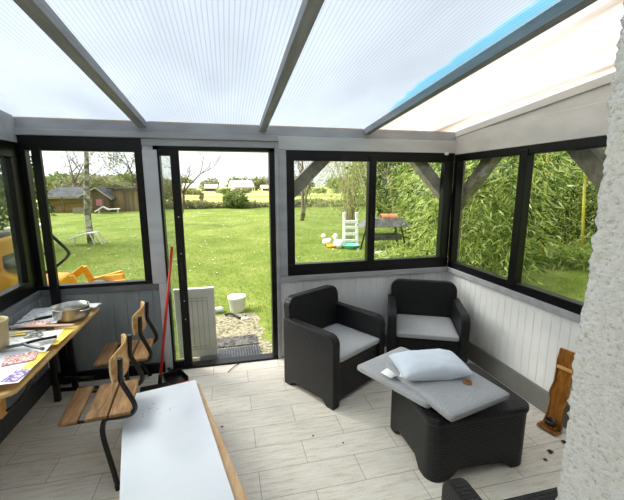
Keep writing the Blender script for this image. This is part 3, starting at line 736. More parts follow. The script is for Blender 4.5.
# things on the table --------------------------------------------------------
PAPER = noisy('printed_paper', rgb(150, 156, 166), rgb(238, 238, 240), (26, 60, 10), .75, .2, lo=.34, hi=.46)
PAPER_W = plain('blank_paper', rgb(236, 236, 240), .75)
YEL_P = noisy('yellow_card', rgb(236, 200, 84), rgb(244, 216, 116), (5, 5, 5), .7, .2)
PUR_P = noisy('purple_print', rgb(124, 96, 176), rgb(214, 204, 234), (50, 50, 50), .7, .2, lo=.45, hi=.55)
PINK_P = noisy('pink_print', rgb(206, 110, 110), rgb(244, 226, 224), (60, 60, 20), .7, .2, lo=.42, hi=.55)
zz = [TZ+.0005]
def sheet(name, label, cat, cx, cy, sx, sy, rz, mat, th=.0012, wav=.003, group=None, z=None):
    n, k = 12, 8; mb = MB(); V = []; F = []
    sd = rnd.random()*50
    for q in (0, 1):
        for i in range(n+1):
            for j in range(k+1):
                x = sx*(i/n-.5); y = sy*(j/k-.5)
                V.append((x, y, q*th+wav*(1+mnoise.noise(Vector((x*7+sd, y*7, 0))))*.5*(1 if wav < .02 else 1)))
    m = (n+1)*(k+1)
    for q in (0, 1):
        for i in range(n):
            for j in range(k):
                a = q*m+i*(k+1)+j; F.append((a, a+1, a+k+2, a+k+1) if q == 0 else (a, a+k+1, a+k+2, a+1))
    rim = [i*(k+1) for i in range(n)] + [n*(k+1)+j for j in range(k)] + [i*(k+1)+k for i in range(n, 0, -1)] + [j for j in range(k, 0, -1)]
    for i in range(len(rim)): a, b = rim[i], rim[(i+1) % len(rim)]; F.append((a, b, b+m, a+m))
    mb.add(V, F, 0); o = mb.build(name, mat)
    if z is None: zz[0] += th+.0009; z = zz[0]
    o.location = (cx, cy, z); o.rotation_euler = (0, 0, rz)
    return tag(o, label, cat, group)
sheet('newspaper', 'creased newspaper at the far wall corner of the table, left of the steel pan', 'newspaper', -1.60, -.25, .30, .26, .1, PAPER, .016, .02)
sheet('newspaper', 'newspaper folded behind the steel pan at the far table end', 'newspaper', -1.31, -.17, .20, .12, -.1, PAPER, .012, .014)
sheet('paper_sheet', 'printed sheet between the steel pan and the wall under the thin tools', 'paper', -1.57, -.50, .30, .22, .2, PAPER, .004, .008)
sheet('yellow_card', 'yellow card strip under the wooden ruler near the table edge', 'card', -1.250, -.86, .085, .34, -.02, YEL_P)
sheet('paper_sheet', 'white printed sheet in the middle of the table beneath the pruning shears', 'paper', -1.44, -.98, .36, .44, .1, PAPER_W)
sheet('paper_sheet', 'printed sheet beside the beige pot under the wooden ruler', 'paper', -1.60, -.80, .24, .20, -.2, PAPER)
sheet('paper_sheet', 'large white sheet on the near end of the table', 'paper', -1.43, -1.37, .44, .40, .05, PAPER_W)
sheet('yellow_card', 'yellow card at the near table edge next to the purple leaflet', 'card', -1.238, -1.28, .06, .24, 0, YEL_P)
sheet('leaflet', 'purple printed leaflet at the near right corner of the table', 'leaflet', -1.252, -1.47, .085, .14, -.15, PUR_P)
sheet('leaflet', 'pink patterned paper lying under the grip of the pruning shears', 'leaflet', -1.345, -1.235, .17, .15, .3, PINK_P)
sheet('yellow_card', 'small yellow card between the ruler and the middle of the table', 'card', -1.56, -.79, .10, .07, .1, YEL_P)
sheet('paper_sheet', 'crumpled pale blue wrapping sheet between the newspaper and the sill at the far wall corner', 'paper', -1.56, -.38, .26, .16, .5, PAPER, .010, .045, None, TZ+.012)
sheet('leaflet', 'folded striped leaflet half under the wooden ruler on its wall side', 'leaflet', -1.52, -.60, .16, .10, -.35, PINK_P, .003, .004)
sheet('paper_sheet', 'small torn white slip beside the wire bundle', 'paper', -1.30, -.98, .10, .07, .6, PAPER_W, .001, .006)
zt = zz[0]+.006
o = MB().box(-.245, .245, -.018, .018, 0, .008).build('wooden_ruler', wood_mat('pinkish_wood', rgb(170, 140, 128), rgb(196, 168, 156), rgb(208, 184, 172), (6, 60, 60)), bevel=.002)
o.location = (-1.46, -.69, zt); o.rotation_euler = (0, 0, -.155); tag(o, 'long pinkish wooden ruler lying across the table papers', 'ruler')
def rod(name, label, cat, a, b, r, mat, tip=None):
    a = Vector(a); b = Vector(b); t = thing(name, label, cat, (0, 0, 0))
    MB().tube([a, a.lerp(b, .55), b], [r, r*1.1, r*.8], 8).build('grip', mat, t)
    d = (b-a).normalized(); MB().tube([b, b+d*.10, b+d*.16], [r*.55, r*.5, r*.15], 6).build('blade', GREY_METAL, t); return t
rod('garden_tool', 'black hand tool with thin blade between ruler and steel pan', 'tool', (-1.46, -.50, zt+.014), (-1.56, -.56, zt+.014), .012, RUBBER)
rod('garden_tool', 'thin black tool lying parallel to the ruler on its near side', 'tool', (-1.33, -.79, zt+.010), (-1.44, -.815, zt+.010), .008, RUBBER)
ps = thing('pruning_shears', 'black handled pruning shears lying open across the papers near the table edge', 'shears', (-1.40, -1.06, zt+.010))
MB().tube(smooth_path([(-.01, .01, 0), (.06, .045, .004), (.165, .085, .004)]), [.010]*10+[.013], 8).build('handle', RUBBER, ps)
MB().tube(smooth_path([(-.01, .0, .006), (.05, -.05, .006), (.165, -.12, .004)]), [.010]*10+[.012], 8).build('handle', GREY_METAL, ps)
MB().prism([(-.01, .02), (.012, -.01), (-.09, -.055), (-.15, -.06)], -.003, .002, 'z').build('blade', GREY_METAL, ps)
MB().prism([(-.01, -.012), (.01, .018), (-.07, .0), (-.13, -.03)], .003, .007, 'z').build('blade', GREY_METAL, ps)
MB().lathe([(0, 0), (.011, 0), (.011, .012), (0, .012)], (0, 0, -.002), 14).build('pivot', STEEL, ps)
gl = MB()
for i in range(7): gl.tube(smooth_path([(rnd.uniform(-.07, .07), rnd.uniform(-.05, .05), .006+.004*i) for _ in range(4)], 4), .004, 6)
o = gl.build('wire_bundle', noisy('grey_wire', rgb(140, 138, 132), rgb(190, 188, 180), (30, 30, 30), .6, .3)); o.location = (-1.40, -.91, zt); tag(o, 'tangled bundle of pale grey wire above the pruning shears', 'wire')
# steel pan
pn = thing('saucepan', 'wide stainless steel pan with two loop handles on the far end of the table', 'pan', (-1.345, -.42, TZ+.030))
MB().lathe([(0, 0), (.115, 0), (.128, .008), (.132, .03), (.134, .098), (.138, .100), (.138, .104), (.131, .103), (.129, .04), (.120, .012), (0, .008)], (0, 0, 0), 40).build('bowl', STEEL, pn)
for a in (-.45, PI-.45):
    Mh = Matrix.Rotation(a, 4, 'Z')
    MB().tube([tuple(Mh @ Vector(p)) for p in smooth_path([(.13, -.045, .082), (.165, -.040, .085), (.178, 0, .087), (.165, .040, .085), (.13, .045, .082)], 4)], .006, 8).build('handle', STEEL, pn)
pn.scale = (1.02, 1.02, 1)
# beige pot at the picture's left edge
bp = thing('plastic_pot', 'tall beige pot at the left edge of the photo standing on the table papers', 'pot', (-1.585, -1.06, zt))
MB().lathe([(0, 0), (.082, 0), (.088, .01), (.098, .17), (.104, .172), (.104, .195), (.098, .197), (.090, .17), (.08, .012), (0, .010)], (0, 0, 0), 32).build('body', noisy('beige_plastic', rgb(176, 160, 122), rgb(196, 182, 146), (12, 12, 5), .6, .3), bp)

# ------------------------------------------------------------------ white panel on a raw board, broom, dustpan
pd = Vector((.225, -.974, 0)); pu = Vector((.974, .225, 0)); p0 = Vector((-.854, -.935, 0))
Mp = Matrix(((pu.x, -pd.x, 0, p0.x), (pu.y, -pd.y, 0, p0.y), (0, 0, 1, 0), (0, 0, 0, 1)))     # local x across, local -y along
bn = thing('low_bench', 'low raw wood bench under the white panel, its pale edge showing along the right', 'bench')
MB().prism([(.06, -.02), (.565, -.03), (.632, -1.95), (.08, -1.95)], .258, .283, 'z', 0, Mp).build('board', MDF, bn, bevel=.002)
for x in (.12, .50):
    for y in (-.12, -1.8): MB().box(x-.02, x+.02, y-.02, y+.02, 0, .258, 0, Mp).build('leg', MDF, bn, bevel=.003)
wp = MB().prism([(0, 0), (.545, 0), (.545, -2.0), (0, -2.0)], .284, .302, 'z', 0, Mp).build('white_panel', WHITE_GLOSS, bevel=.002)
tag(wp, 'large white melamine panel lying flat beside the school chairs', 'panel')
m = MB()
for i in range(26):
    x = .12+.22*rnd.random(); y = -.20-.16*rnd.random(); r = rnd.uniform(.0015, .0035)
    m.prism([(x+r*math.cos(a*1.26), y+r*math.sin(a*1.26)) for a in range(5)], .302, .3032, 'z', 0, Mp)
o = m.build('crumbs', SCR); tag(o, 'sprinkle of dark crumbs on the far end of the white panel', 'crumbs', None, 'stuff')
br = thing('broom', 'red handled broom leaning on the door frame', 'broom', (0, 0, 0))
hb = Vector((-.700, -.345, .065)); ht = Vector((-.545, -.048, 1.33))
MB().tube([hb, ht], .0125, 10).build('handle', RED, br)
MB().tube([hb+(hb-ht)*.02, hb.lerp(ht, .055)], .018, 10).build('socket', BLACK_PAINT, br)
MB().box(-.125, .125, -.022, .022, .055, .09, 0, Matrix.Translation((-.74, -.40, -.022)) @ Matrix.Rotation(.15, 4, 'Z')).build('head', BLACK_PAINT, br, bevel=.008)
m = MB()
for i in range(22):
    for j in range(3):
        x = -.115+.23*i/21; y = -.014+.014*j
        q = Matrix.Translation((-.74, -.40, -.022)) @ Matrix.Rotation(.15, 4, 'Z')
        m.tube([q @ Vector((x, y, .058)), q @ Vector((x*1.08, y*1.6, .024))], .004, 5)
m.build('bristles', BLACK_PAINT, br)
dp = thing('dustpan', 'black dustpan with red rim on the tiles behind the white panel', 'dustpan', (-.585, -.215, 0), .42)
MB().prism([(-.105, -.10), (.105, -.10), (.09, .10), (-.09, .10)], .003, .008, 'z').prism([(-.105, -.10), (-.098, -.10), (-.084, .10), (-.09, .10)], .008, .05, 'z').prism([(.098, -.10), (.105, -.10), (.09, .10), (.084, .10)], .008, .05, 'z').box(-.09, .09, .094, .10, .008, .055).build('tray', BLACK_PAINT, dp, bevel=.002)
MB().box(-.018, .018, .098, .21, .03, .045).build('handle', BLACK_PAINT, dp, bevel=.006)
MB().box(-.107, .107, -.106, -.098, .002, .009).build('rim', RED, dp)

# ------------------------------------------------------------------ outside: ground, doorstep
GZ = -.15
m = MB(); m.add([(-260, .12, GZ), (260, .12, GZ), (260, 420, GZ), (-260, 420, GZ)], [(0, 1, 2, 3)])
m.add([(-260, -60, GZ), (XL-.1, -60, GZ), (XL-.1, .12, GZ), (-260, .12, GZ)], [(0, 1, 2, 3)]); m.add([(XR+.1, -60, GZ), (260, -60, GZ), (260, .12, GZ), (XR+.1, .12, GZ)], [(0, 1, 2, 3)])
struct(m.build('ground', ground_mat()))
GRAVEL = noisy('sandy_gravel', rgb(88, 90, 56), rgb(168, 160, 138), (26, 26, 26), .95, .1, .6, .02, lo=.35, hi=.6)
m = MB(); ng = 14; V = []; F = []
for i in range(ng+1):
    for j in range(9):
        y = .12+1.85*i/ng; w = .42+.05*math.sin(i*1.7)-.05*(i/ng)**2
        edge = min(j, 8-j)/4
        V.append((.03+(j/4-1)*w*(1+.05*math.sin(i*2.3+j)), y, GZ+.012*min(1, edge*2)*min(1, (ng-i)/2)+.001))
for i in range(ng):
    for j in range(8): a = i*9+j; F.append((a, a+1, a+10, a+9))
m.add(V, F, 0, True); tag(struct(m.build('path', GRAVEL)))
def slat_mat(name, label, cx, cy, sx, sy, z, n, rot, mat):
    t = thing(name, label, 'doormat', (cx, cy, z), rot)
    MB().box(-sx/2, sx/2, -sy/2, sy/2, 0, .010).build('base', BLACK_PAINT, t)
    m = MB()
    for i in range(n):
        x = -sx/2+sx*(i+.5)/n; m.box(x-sx/n*.28, x+sx/n*.28, -sy/2+.008, sy/2-.008, .010, .026)
    m.build('ribs', mat, t); return t
SLATE_RUB = noisy('grey_rubber', rgb(62, 66, 72), rgb(86, 90, 96), (20, 20, 20), .6, .35)
struct(MB().box(-.62, .47, .11, .125, GZ, -.03).box(-.62, .50, .125, .64, GZ, -.115).build('doorstep', GRAVEL))
slat_mat('doormat', 'grey ribbed mat directly outside the door threshold', -.03, .40, .72, .42, -.113, 22, .02, SLATE_RUB)
tag(sheet('doormat', 'dark worn rubber mat lying on the gravel beyond the ribbed one', 'doormat', .04, .86, .56, .30, .02, noisy('worn_rubber', rgb(52, 52, 52), rgb(112, 110, 104), (22, 22, 22), .9, .2, .5, .01), .012, .008, None, GZ+.012))
rd = thing('radiator', 'old cream panel radiator standing on edge outside the door opening', 'radiator', (-.405, .44, -.086), .0)
Mr = Matrix.Rotation(math.radians(6), 4, 'X')
m = MB().box(-.22, .22, -.02, .02, 0, .86, 0, Mr).build('panel', CREAM_METAL, rd, bevel=.012)
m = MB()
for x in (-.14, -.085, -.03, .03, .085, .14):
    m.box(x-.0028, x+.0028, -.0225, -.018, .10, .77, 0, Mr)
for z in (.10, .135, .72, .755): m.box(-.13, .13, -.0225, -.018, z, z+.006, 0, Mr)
m.build('fluting', plain('flute_shade', rgb(150, 148, 140), .6), rd)  # shade of the embossed grooves, set as darker strips on the panel
MB().box(-.22, .22, -.022, .022, .855, .875, 0, Mr).build('top_edge', WHITE_PLASTIC, rd, bevel=.006)
bk = thing('bucket', 'white plastic bucket with lid on the grass at the end of the gravel', 'bucket', (.10, 2.12, GZ))
MB().lathe([(0, 0), (.115, 0), (.12, .008), (.143, .225), (.15, .228), (.15, .25), (.145, .255)], (0, 0, 0), 30).build('body', WHITE_PLASTIC, bk)
MB().lathe([(.152, .235), (.152, .262), (.140, .266), (0, .262)], (0, 0, 0), 30).build('lid', WHITE_PLASTIC, bk)
tag(MB().tube(smooth_path([(-.10, 1.93, GZ+.02), (-.02, 1.86, GZ+.05), (.06, 1.80, GZ+.03), (.10, 1.70, GZ+.04), (.18, 1.68, GZ+.02), (.22, 1.78, GZ+.02)]), .018, 8).build('garden_hose', RUBBER), 'short black hose piece lying in front of the white bucket', 'hose')
m = MB(); V = [(.012*0+.09*math.cos(a*.7)*(.8+.2*math.sin(a*3)), .06*math.sin(a*.7), 0) for a in range(9)]
st = subdiv_box(.20, .13, .08, .01, 6, .035); st.v = [(x+.01*mnoise.noise(Vector((x*20, y*20, z*20))), y, z+.01*mnoise.noise(Vector((y*22, x*22, z*9)))) for x, y, z in st.v]
o = st.build('stone', plain('pale_stone', rgb(186, 188, 192), .8)); o.location = (-.22, 2.12, GZ+.04); tag(o, 'pale grey stone beside the radiator on the grass edge', 'stone')
st = subdiv_box(.12, .07, .045, .006, 5, .02).build('stone', plain('white_stone', rgb(216, 214, 206), .8)); st.location = (.20, 1.66, GZ+.022); tag(st, 'small white stone just in front of the white bucket', 'stone')

# timber posts and knee braces outside the windows
def timber(label, a, b, w=.085, up=(0, 1, 0)):
    o = MB().bar(a, b, w, w, 0, up).build('timber_brace', OLD_TIMBER, bevel=.005); o['kind'] = 'structure'; return o
timber('', (.60, .17, 1.76), (1.14, .17, 2.29), .13)
timber('', (2.12, .17, 2.29), (2.68, .17, 1.70), .13)
timber('', (2.76, .20, 1.62), (2.76, -.52, 2.32), .12, (1, 0, 0))
timber('', (2.76, -1.28, 2.34), (2.76, -1.80, 1.82), .14, (1, 0, 0))
for x, y in ((2.76, .17), (.56, .19), (2.76, -1.9)):
    o = MB().box(x-.06, x+.06, y-.06, y+.06, GZ, 2.40).build('timber_post', OLD_TIMBER, bevel=.006); o['kind'] = 'structure'
for a, b in (((XL-.1, .19, 2.42), (XR+.25, .19, 2.42)), ((2.76, .2, 2.40), (2.76, -3.2, 2.40))):
    o = MB().bar(a, b, .12, .12).build('timber_plate', OLD_TIMBER, bevel=.005); o['kind'] = 'structure'

# ------------------------------------------------------------------ outside: yellow front-deck mower by the left corner
mw = thing('ride_on_mower', 'yellow ride-on mower with raised front deck outside the left corner windows', 'mower', (-2.75, 1.95, GZ), .06)
def wheel(nm, x, y, r, w):
    Mw = Matrix.Translation((x, y, r)) @ Matrix.Rotation(PI/2, 4, 'X')
    t = MB().lathe([(r*.55, -w/2), (r*.93, -w/2), (r, -w*.32), (r, w*.32), (r*.93, w/2), (r*.55, w/2)], (0, 0, 0), 28, 0, Mw).build(nm, RUBBER, mw)
    MB().lathe([(0, -w*.3), (r*.56, -w*.42), (r*.56, w*.42), (0, w*.3)], (0, 0, 0), 24, 0, Mw).build('rim', YELLOW, t)
wheel('wheel', -.72, -.42, .42, .26); wheel('wheel', -.72, .42, .42, .26); wheel('wheel', .28, -.40, .24, .18); wheel('wheel', .28, .40, .24, .18)
MB().prism([(-1.05, .40), (-.98, 1.30), (-.62, 1.45), (-.22, 1.38), (-.18, .95), (.10, .80), (.42, .78), (.44, .36), (.0, .30)], -.30, .30, 'y').build('body', YELLOW, mw, bevel=.04)
MB().prism([(-1.06, .88), (-.98, 1.02), (-.55, 1.05), (-.30, .85), (-.28, .70), (-1.0, .72)], -.54, -.29, 'y').build('fender', YELLOW, mw, bevel=.03)
MB().prism([(-1.06, .88), (-.98, 1.02), (-.55, 1.05), (-.30, .85), (-.28, .70), (-1.0, .72)], .29, .54, 'y').build('fender', YELLOW, mw, bevel=.03)
MB().prism([(-.28, .98), (.02, .96), (.04, 1.03), (-.18, 1.06), (-.26, 1.45), (-.34, 1.45)], -.24, .24, 'y').build('seat', BLACK_PAINT, mw, bevel=.03)
MB().box(-.10, .22, -.30, .28, 1.50, 1.54).build('white_tray', WHITE_PLASTIC, mw, bevel=.01)
MB().tube([(.12, 0, .78), (.16, 0, 1.50)], .025, 8).tube([(.16, -.2, 1.49), (.22, -.16, .95)], .012, 6).tube([(.30, .1, 1.49), (.18, .05, 1.1)], .012, 6).build('tray_post', GREY_METAL, mw)
MB().tube(smooth_path([(.36, -.22, 1.46), (.44, -.22, 1.36), (.56, -.22, 1.20), (.56, -.22, 1.12), (.40, -.22, .98), (.20, -.22, .86)], 5), .022, 8).build('steering_lever', BLACK_PAINT, mw)
for s in (-1, 1):
    MB().bar((.40, s*.30, .68), (.60, s*.30, .84), .07, .10).build('lift_arm', YELLOW, mw, bevel=.012); MB().bar((.585, s*.30, .85), (.68, s*.30, .60), .06, .09).build('lift_arm', YELLOW, mw, bevel=.012); MB().bar((.66, s*.30, .60), (1.12, s*.34, .70), .06, .10).build('deck_arm', YELLOW, mw, bevel=.012)
MB().prism([(.50, -.55), (1.10, -.55), (1.22, -.30), (1.22, .30), (1.10, .55), (.50, .55)], .42, .55, 'z').build('deck', YELLOW, mw, bevel=.03)
for s in (-1, 1): MB().bar((.62, s*.42, .60), (1.15, s*.20, .68), .07, .09).build('deck_brace', YELLOW, mw, bevel=.012)
MB().lathe([(0, 0), (.14, 0), (.14, .06), (.06, .09), (0, .09)], (.80, -.18, .55), 20).lathe([(0, 0), (.14, 0), (.14, .06), (.06, .09), (0, .09)], (.80, .2, .55), 20).build('pulley_cover', GREY_METAL, mw)
for s in (-1, 1): MB().lathe([(0, -.03), (.075, -.03), (.085, 0), (.075, .03), (0, .03)], (0, 0, 0), 16, 0, Matrix.Translation((1.20, s*.38, .46)) @ Matrix.Rotation(PI/2, 4, 'X')).build('deck_roller', YELLOW, mw)

# overturned white garden chair at the tree
oc = thing('garden_chair', 'white plastic garden chair tipped over on the grass by the speckled tree trunk', 'chair', (-4.78, 10.35, GZ), 0)
MB().prism([(-.62, .26), (-.05, .44), (.22, .46), (.25, .42), (-.02, .38), (-.62, .21)], -.22, .22, 'y').build('seat', WHITE_PLASTIC, oc, bevel=.012)
for y in (-.2, .2):
    MB().tube(smooth_path([(.05, y, .43), (.14, y*1.1, .22), (.20, y*1.2, .0)], 4), .022, 8).build('leg', WHITE_PLASTIC, oc)
    MB().tube(smooth_path([(.20, y, .44), (.32, y*1.1, .24), (.46, y*1.2, .0)], 4), .022, 8).build('leg', WHITE_PLASTIC, oc)
for y in (-.2, .2): MB().tube([(-.55, y, .24), (-.58, y, .02)], .02, 8).build('armrest', WHITE_PLASTIC, oc)

# sheds ---------------------------------------------------------------------
PLANK_D = wood_mat('dark_planks', rgb(84, 68, 54), rgb(112, 94, 76), rgb(132, 114, 94), (7, 7, .6), .8)
PLANK_L = wood_mat('pale_planks', rgb(112, 96, 70), rgb(150, 128, 96), rgb(176, 152, 116), (5, 5, .5), .8)
ROOFING = noisy('grey_roofing', rgb(76, 78, 82), rgb(104, 106, 110), (3, 3, 3), .8, .2)
s1 = thing('garden_cabin', 'small brown gabled garden cabin with pink curtained window behind the speckled trunk', 'shed', (-9.75, 27.2, GZ))
MB().prism([(-.95, 0), (.85, 0), (.85, 1.20), (.05, 1.84), (-.95, 1.30)], 0, 2.2, 'y').build('wall', PLANK_D, s1)
MB().prism([(.05, 1.86), (1.15, .98), (1.15, 1.06), (.05, 1.95), (-1.2, 1.22), (-1.2, 1.14)], -.25, 2.4, 'y').build('roof', ROOFING, s1)
MB().prism([(.05, 1.84), (1.16, .95), (1.17, 1.03), (.05, 1.95), (-1.2, 1.22), (-1.2, 1.12)], -.28, -.25, 'y').build('barge_board', plain('pale_board', rgb(170, 160, 148), .7), s1)
wf = MB().box(-.05, .42, -.04, -.001, .50, 1.02).build('window_frame', PLANK_L, s1)
MB().box(-.01, .17, -.05, -.04, .54, .98).box(.20, .38, -.05, -.04, .54, .98).build('curtained_pane', plain('pink_curtain', rgb(196, 120, 140), .7), wf)
MB().box(-.72, -.30, -.03, -.001, .0, 1.02).build('door', PLANK_L, s1)
s2 = thing('open_shelter', 'low timber shelter with grey hipped roof at the left of the cabin', 'shed', (-12.2, 28.0, GZ))
V = [(-1.9, -.5, 1.22), (1.7, -.5, 1.22), (1.7, 2.6, 1.35), (-1.9, 2.6, 1.35), (-.5, .6, 1.95), (1.6, .6, 1.95), (1.6, 1.4, 1.95), (-.5, 1.4, 1.95)]
MB().add(V, [(0, 1, 5, 4), (1, 2, 6, 5), (2, 3, 7, 6), (3, 0, 4, 7), (4, 5, 6, 7), (0, 3, 2, 1)]).build('roof', ROOFING, s2)
MB().box(-1.75, 1.55, 2.3, 2.4, 0, 1.3).box(-1.75, -1.65, 0, 2.3, 0, 1.25).build('wall', PLANK_L, s2)
for x in (-1.65, -.05, 1.5): MB().box(x-.06, x+.06, -.38, -.26, 0, 1.25).build('post', PLANK_D, s2)
MB().box(-1.65, 1.5, -.36, -.28, 1.08, 1.22).build('beam', plain('pale_board2', rgb(196, 182, 160), .7), s2)
wd = thing('log_stack', 'stack of sawn timber inside the low shelter', 'woodpile', (-12.2, 28.0, GZ))
m = MB()
for i in range(9):
    for j in range(5): m.box(-1.5+rnd.uniform(-.06, .06), 1.35+rnd.uniform(-.08, .08), .3+j*.18, .45+j*.18, .02+i*.11, .115+i*.11)
m.build('timber', wood_mat('sawn_timber', rgb(140, 110, 66), rgb(176, 142, 92), rgb(198, 168, 120), (.6, 7, 7), .8), wd)
tag(MB().box(-.6, .6, -.25, .25, 0, .06).box(-.6, .6, -.25, -.21, .06, .42).box(-.6, .6, .21, .25, .06, .42).box(-.6, -.56, -.21, .21, .06, .42).box(.56, .6, -.21, .21, .06, .42).build('planter_box', OLD_TIMBER, M=Matrix.Translation((-10.55, 26.6, GZ))), 'grey wooden planter box on the grass before the cabin', 'planter')
s3 = thing('wooden_shed', 'flat roofed pale plank shed to the right of the gabled cabin', 'shed', (-7.85, 28.3, GZ))
MB().box(-1.12, 1.16, 0, 2.4, 0, 1.76).build('wall', PLANK_L, s3)
MB().box(-1.35, 1.3, -.25, 2.6, 1.76, 1.88).build('roof', ROOFING, s3)
MB().box(-.2, .55, -.04, -.002, .0, 1.6).build('door', wood_mat('shed_door', rgb(96, 82, 62), rgb(128, 112, 86), rgb(150, 130, 100), (5, 5, .5), .8), s3)
sl_ = thing('sun_lounger', 'white plastic lounger on the lawn in front of the plank shed', 'lounger', (-8.65, 26.0, GZ), .15)
MB().prism([(-.85, .12), (-.30, .46), (.0, .26), (.80, .30), (.80, .36), (.05, .33), (-.32, .54), (-.90, .18)], -.25, .25, 'y').build('bed', WHITE_PLASTIC, sl_, bevel=.02)
for x in (-.6, .65):
    for y in (-.2, .2): MB().bar((x, y, 0), (x, y, .30), .06, .06).build('leg', WHITE_PLASTIC, sl_)

# slide, toys, barbecue, pots -------------------------------------------------
sd_ = thing('toy_slide', 'white plastic toy slide with ladder standing on the lawn beyond the front window', 'slide', (4.06, 7.70, GZ), -.25)
for s in (-1, 1): MB().bar((s*.225, 0, 0), (s*.215, .22, .98), .10, .09).box(s*.215-.055, s*.215+.055, .17, .27, .96, 1.16).build('rail', WHITE_PLASTIC, sd_, bevel=.02)
for z in (.20, .42, .64, .83): MB().box(-.20, .20, z*.225-.05, z*.225+.05, z-.05, z+.05).build('rung', WHITE_PLASTIC, sd_, bevel=.015)
MB().prism([(.24, .86), (.42, .86), (1.30, .10), (1.55, .08), (1.55, .04), (1.28, .05), (.40, .80), (.24, .80)], -.18, .18, 'x').build('chute', WHITE_PLASTIC, sd_, bevel=.01)
def toy_duck(label, loc, rz, s):
    t = thing('toy_duck', label, 'toy', loc, rz); t.scale = (s, s, s)
    b = subdiv_box(.34, .22, .22, .02, 8, .10); b.v = [(x, y, z+.13+(.10*max(0, -x-.05))) for x, y, z in b.v]; b.build('body', WHITE_PLASTIC, t)
    h = subdiv_box(.17, .15, .16, .01, 7, .075); h.v = [(x+.13, y, z+.32) for x, y, z in h.v]; h.build('head', WHITE_PLASTIC, t)
    MB().prism([(.20, .29), (.285, .30), (.20, .34)], -.04, .04, 'y').build('beak', YELLOW, t, bevel=.008)
toy_duck('white plastic toy duck lying leftmost by the slide', (3.36, 8.15, GZ), 2.9, 1.0)
toy_duck('larger white plastic toy duck next to the slide ladder', (3.60, 7.55, GZ), 2.2, 1.15)
o = MB().lathe([(0, 0), (.22, 0), (.28, .12), (.30, .12), (.30, .135), (.26, .13), (.20, .02), (0, .02)], (0, 0, 0), 26).build('washbasin', plain('teal_plastic', rgb(110, 200, 190), .45)); o.location = (3.95, 7.35, GZ); tag(o, 'teal plastic basin on the grass at the foot of the slide', 'basin')
o = MB().lathe([(0, 0), (.17, 0), (.21, .09), (.19, .09), (.15, .02), (0, .02)], (0, 0, 0), 24).build('toy_tray', YELLOW); o.location = (3.42, 7.72, GZ); tag(o, 'yellow plastic toy tray in front of the toy ducks', 'tray')
bq = thing('barbecue', 'grey roof-shaped garden barbecue on splayed legs outside the front window', 'barbecue', (4.62, 6.30, GZ), -.05)
BBQ = noisy('weathered_grey', rgb(76, 76, 76), rgb(116, 116, 114), (9, 9, 9), .85, .2, .2)
V = [(-.77, -.36, .84), (.77, -.36, .84), (.77, .36, .84), (-.77, .36, .84), (-.56, -.13, 1.08), (.56, -.13, 1.08), (.56, .13, 1.08), (-.56, .13, 1.08)]
MB().add(V, [(0, 1, 5, 4), (1, 2, 6, 5), (2, 3, 7, 6), (3, 0, 4, 7), (4, 5, 6, 7), (0, 3, 2, 1)]).build('hood', BBQ, bq, bevel=.01)
MB().box(-.50, .50, -.24, .24, .44, .60).build('shelf', BBQ, bq, bevel=.01)
for sx in (-1, 1):
    for sy in (-1, 1): MB().bar((sx*.46, sy*.22, .84), (sx*.64, sy*.32, 0), .045, .045).build('leg', BLACK_PAINT, bq)
MB().bar((.52, -.24, .52), (.72, -.24, .5), .03, .03).bar((.72, -.24, .5), (.74, -.24, .05), .03, .03).build('side_rail', BLACK_PAINT, bq)
TERRA = noisy('terracotta', rgb(196, 122, 82), rgb(222, 156, 116), (9, 9, 9), .8, .2)
poly = arc(0, 0, .13, 0, 180, 10)+list(reversed(arc(0, 0, .11, 0, 180, 10)))
rt = MB(); n = len(poly); V = [(-.25, u, v) for u, v in poly]+[(.25, u, v) for u, v in poly]
rt.add(V, [(i, (i+1) % n, n+(i+1) % n, n+i) for i in range(n)]); h = n//2
for i in range(h-1):
    for off in (0, n): rt.f.append((off+i, off+i+1, off+n-2-i, off+n-1-i)); rt.mi.append(0); rt.sm.append(False)
o = rt.build('roof_tile', TERRA); o.location = (4.76, 6.30, GZ+1.085); o.rotation_euler = (0, 0, -.05); tag(o, 'orange half-round roof tile resting on top of the barbecue', 'tile')
fp = thing('flower_pot', 'terracotta flower pot on the ground below the barbecue', 'pot', (4.62, 5.45, GZ))
MB().lathe([(0, 0), (.12, 0), (.17, .22), (.19, .22), (.19, .28), (.165, .28), (.15, .20), (0, .20)], (0, 0, 0), 24).build('body', TERRA, fp)
o = subdiv_box(.42, .30, .16, .02, 6, .07).build('bag', plain('white_sack', rgb(214, 206, 198), .7)); o.location = (4.35, 5.75, GZ+.08); tag(o, 'crumpled white sack on the ground under the barbecue', 'sack')

# ------------------------------------------------------------------ vegetation
GREEN = leafmat('bright_leaf', [rgb(104, 130, 50), rgb(142, 164, 72), rgb(176, 192, 104), rgb(204, 212, 140)], .5)
BAMB = leafmat('bamboo_leaf', [rgb(36, 54, 20), rgb(82, 106, 38), rgb(134, 156, 66), rgb(182, 196, 110), rgb(218, 224, 160)], .5)
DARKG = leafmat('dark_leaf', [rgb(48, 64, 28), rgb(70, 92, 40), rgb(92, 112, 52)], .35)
MIDG = leafmat('mid_leaf', [rgb(84, 104, 48), rgb(112, 130, 66), rgb(138, 152, 86)], .4)
OLIVE = leafmat('olive_leaf', [rgb(112, 116, 74), rgb(140, 142, 98), rgb(160, 160, 120)], .4)
GRASSM = leafmat('grass_blade', [rgb(90, 110, 44), rgb(120, 138, 62), rgb(152, 160, 94)], .35)
CULM = noisy('green_culm', rgb(150, 160, 60), rgb(176, 182, 84), (6, 6, 2), .5, .3)
CULM_Y = noisy('yellow_culm', rgb(196, 186, 66), rgb(214, 204, 92), (6, 6, 2), .45, .35)

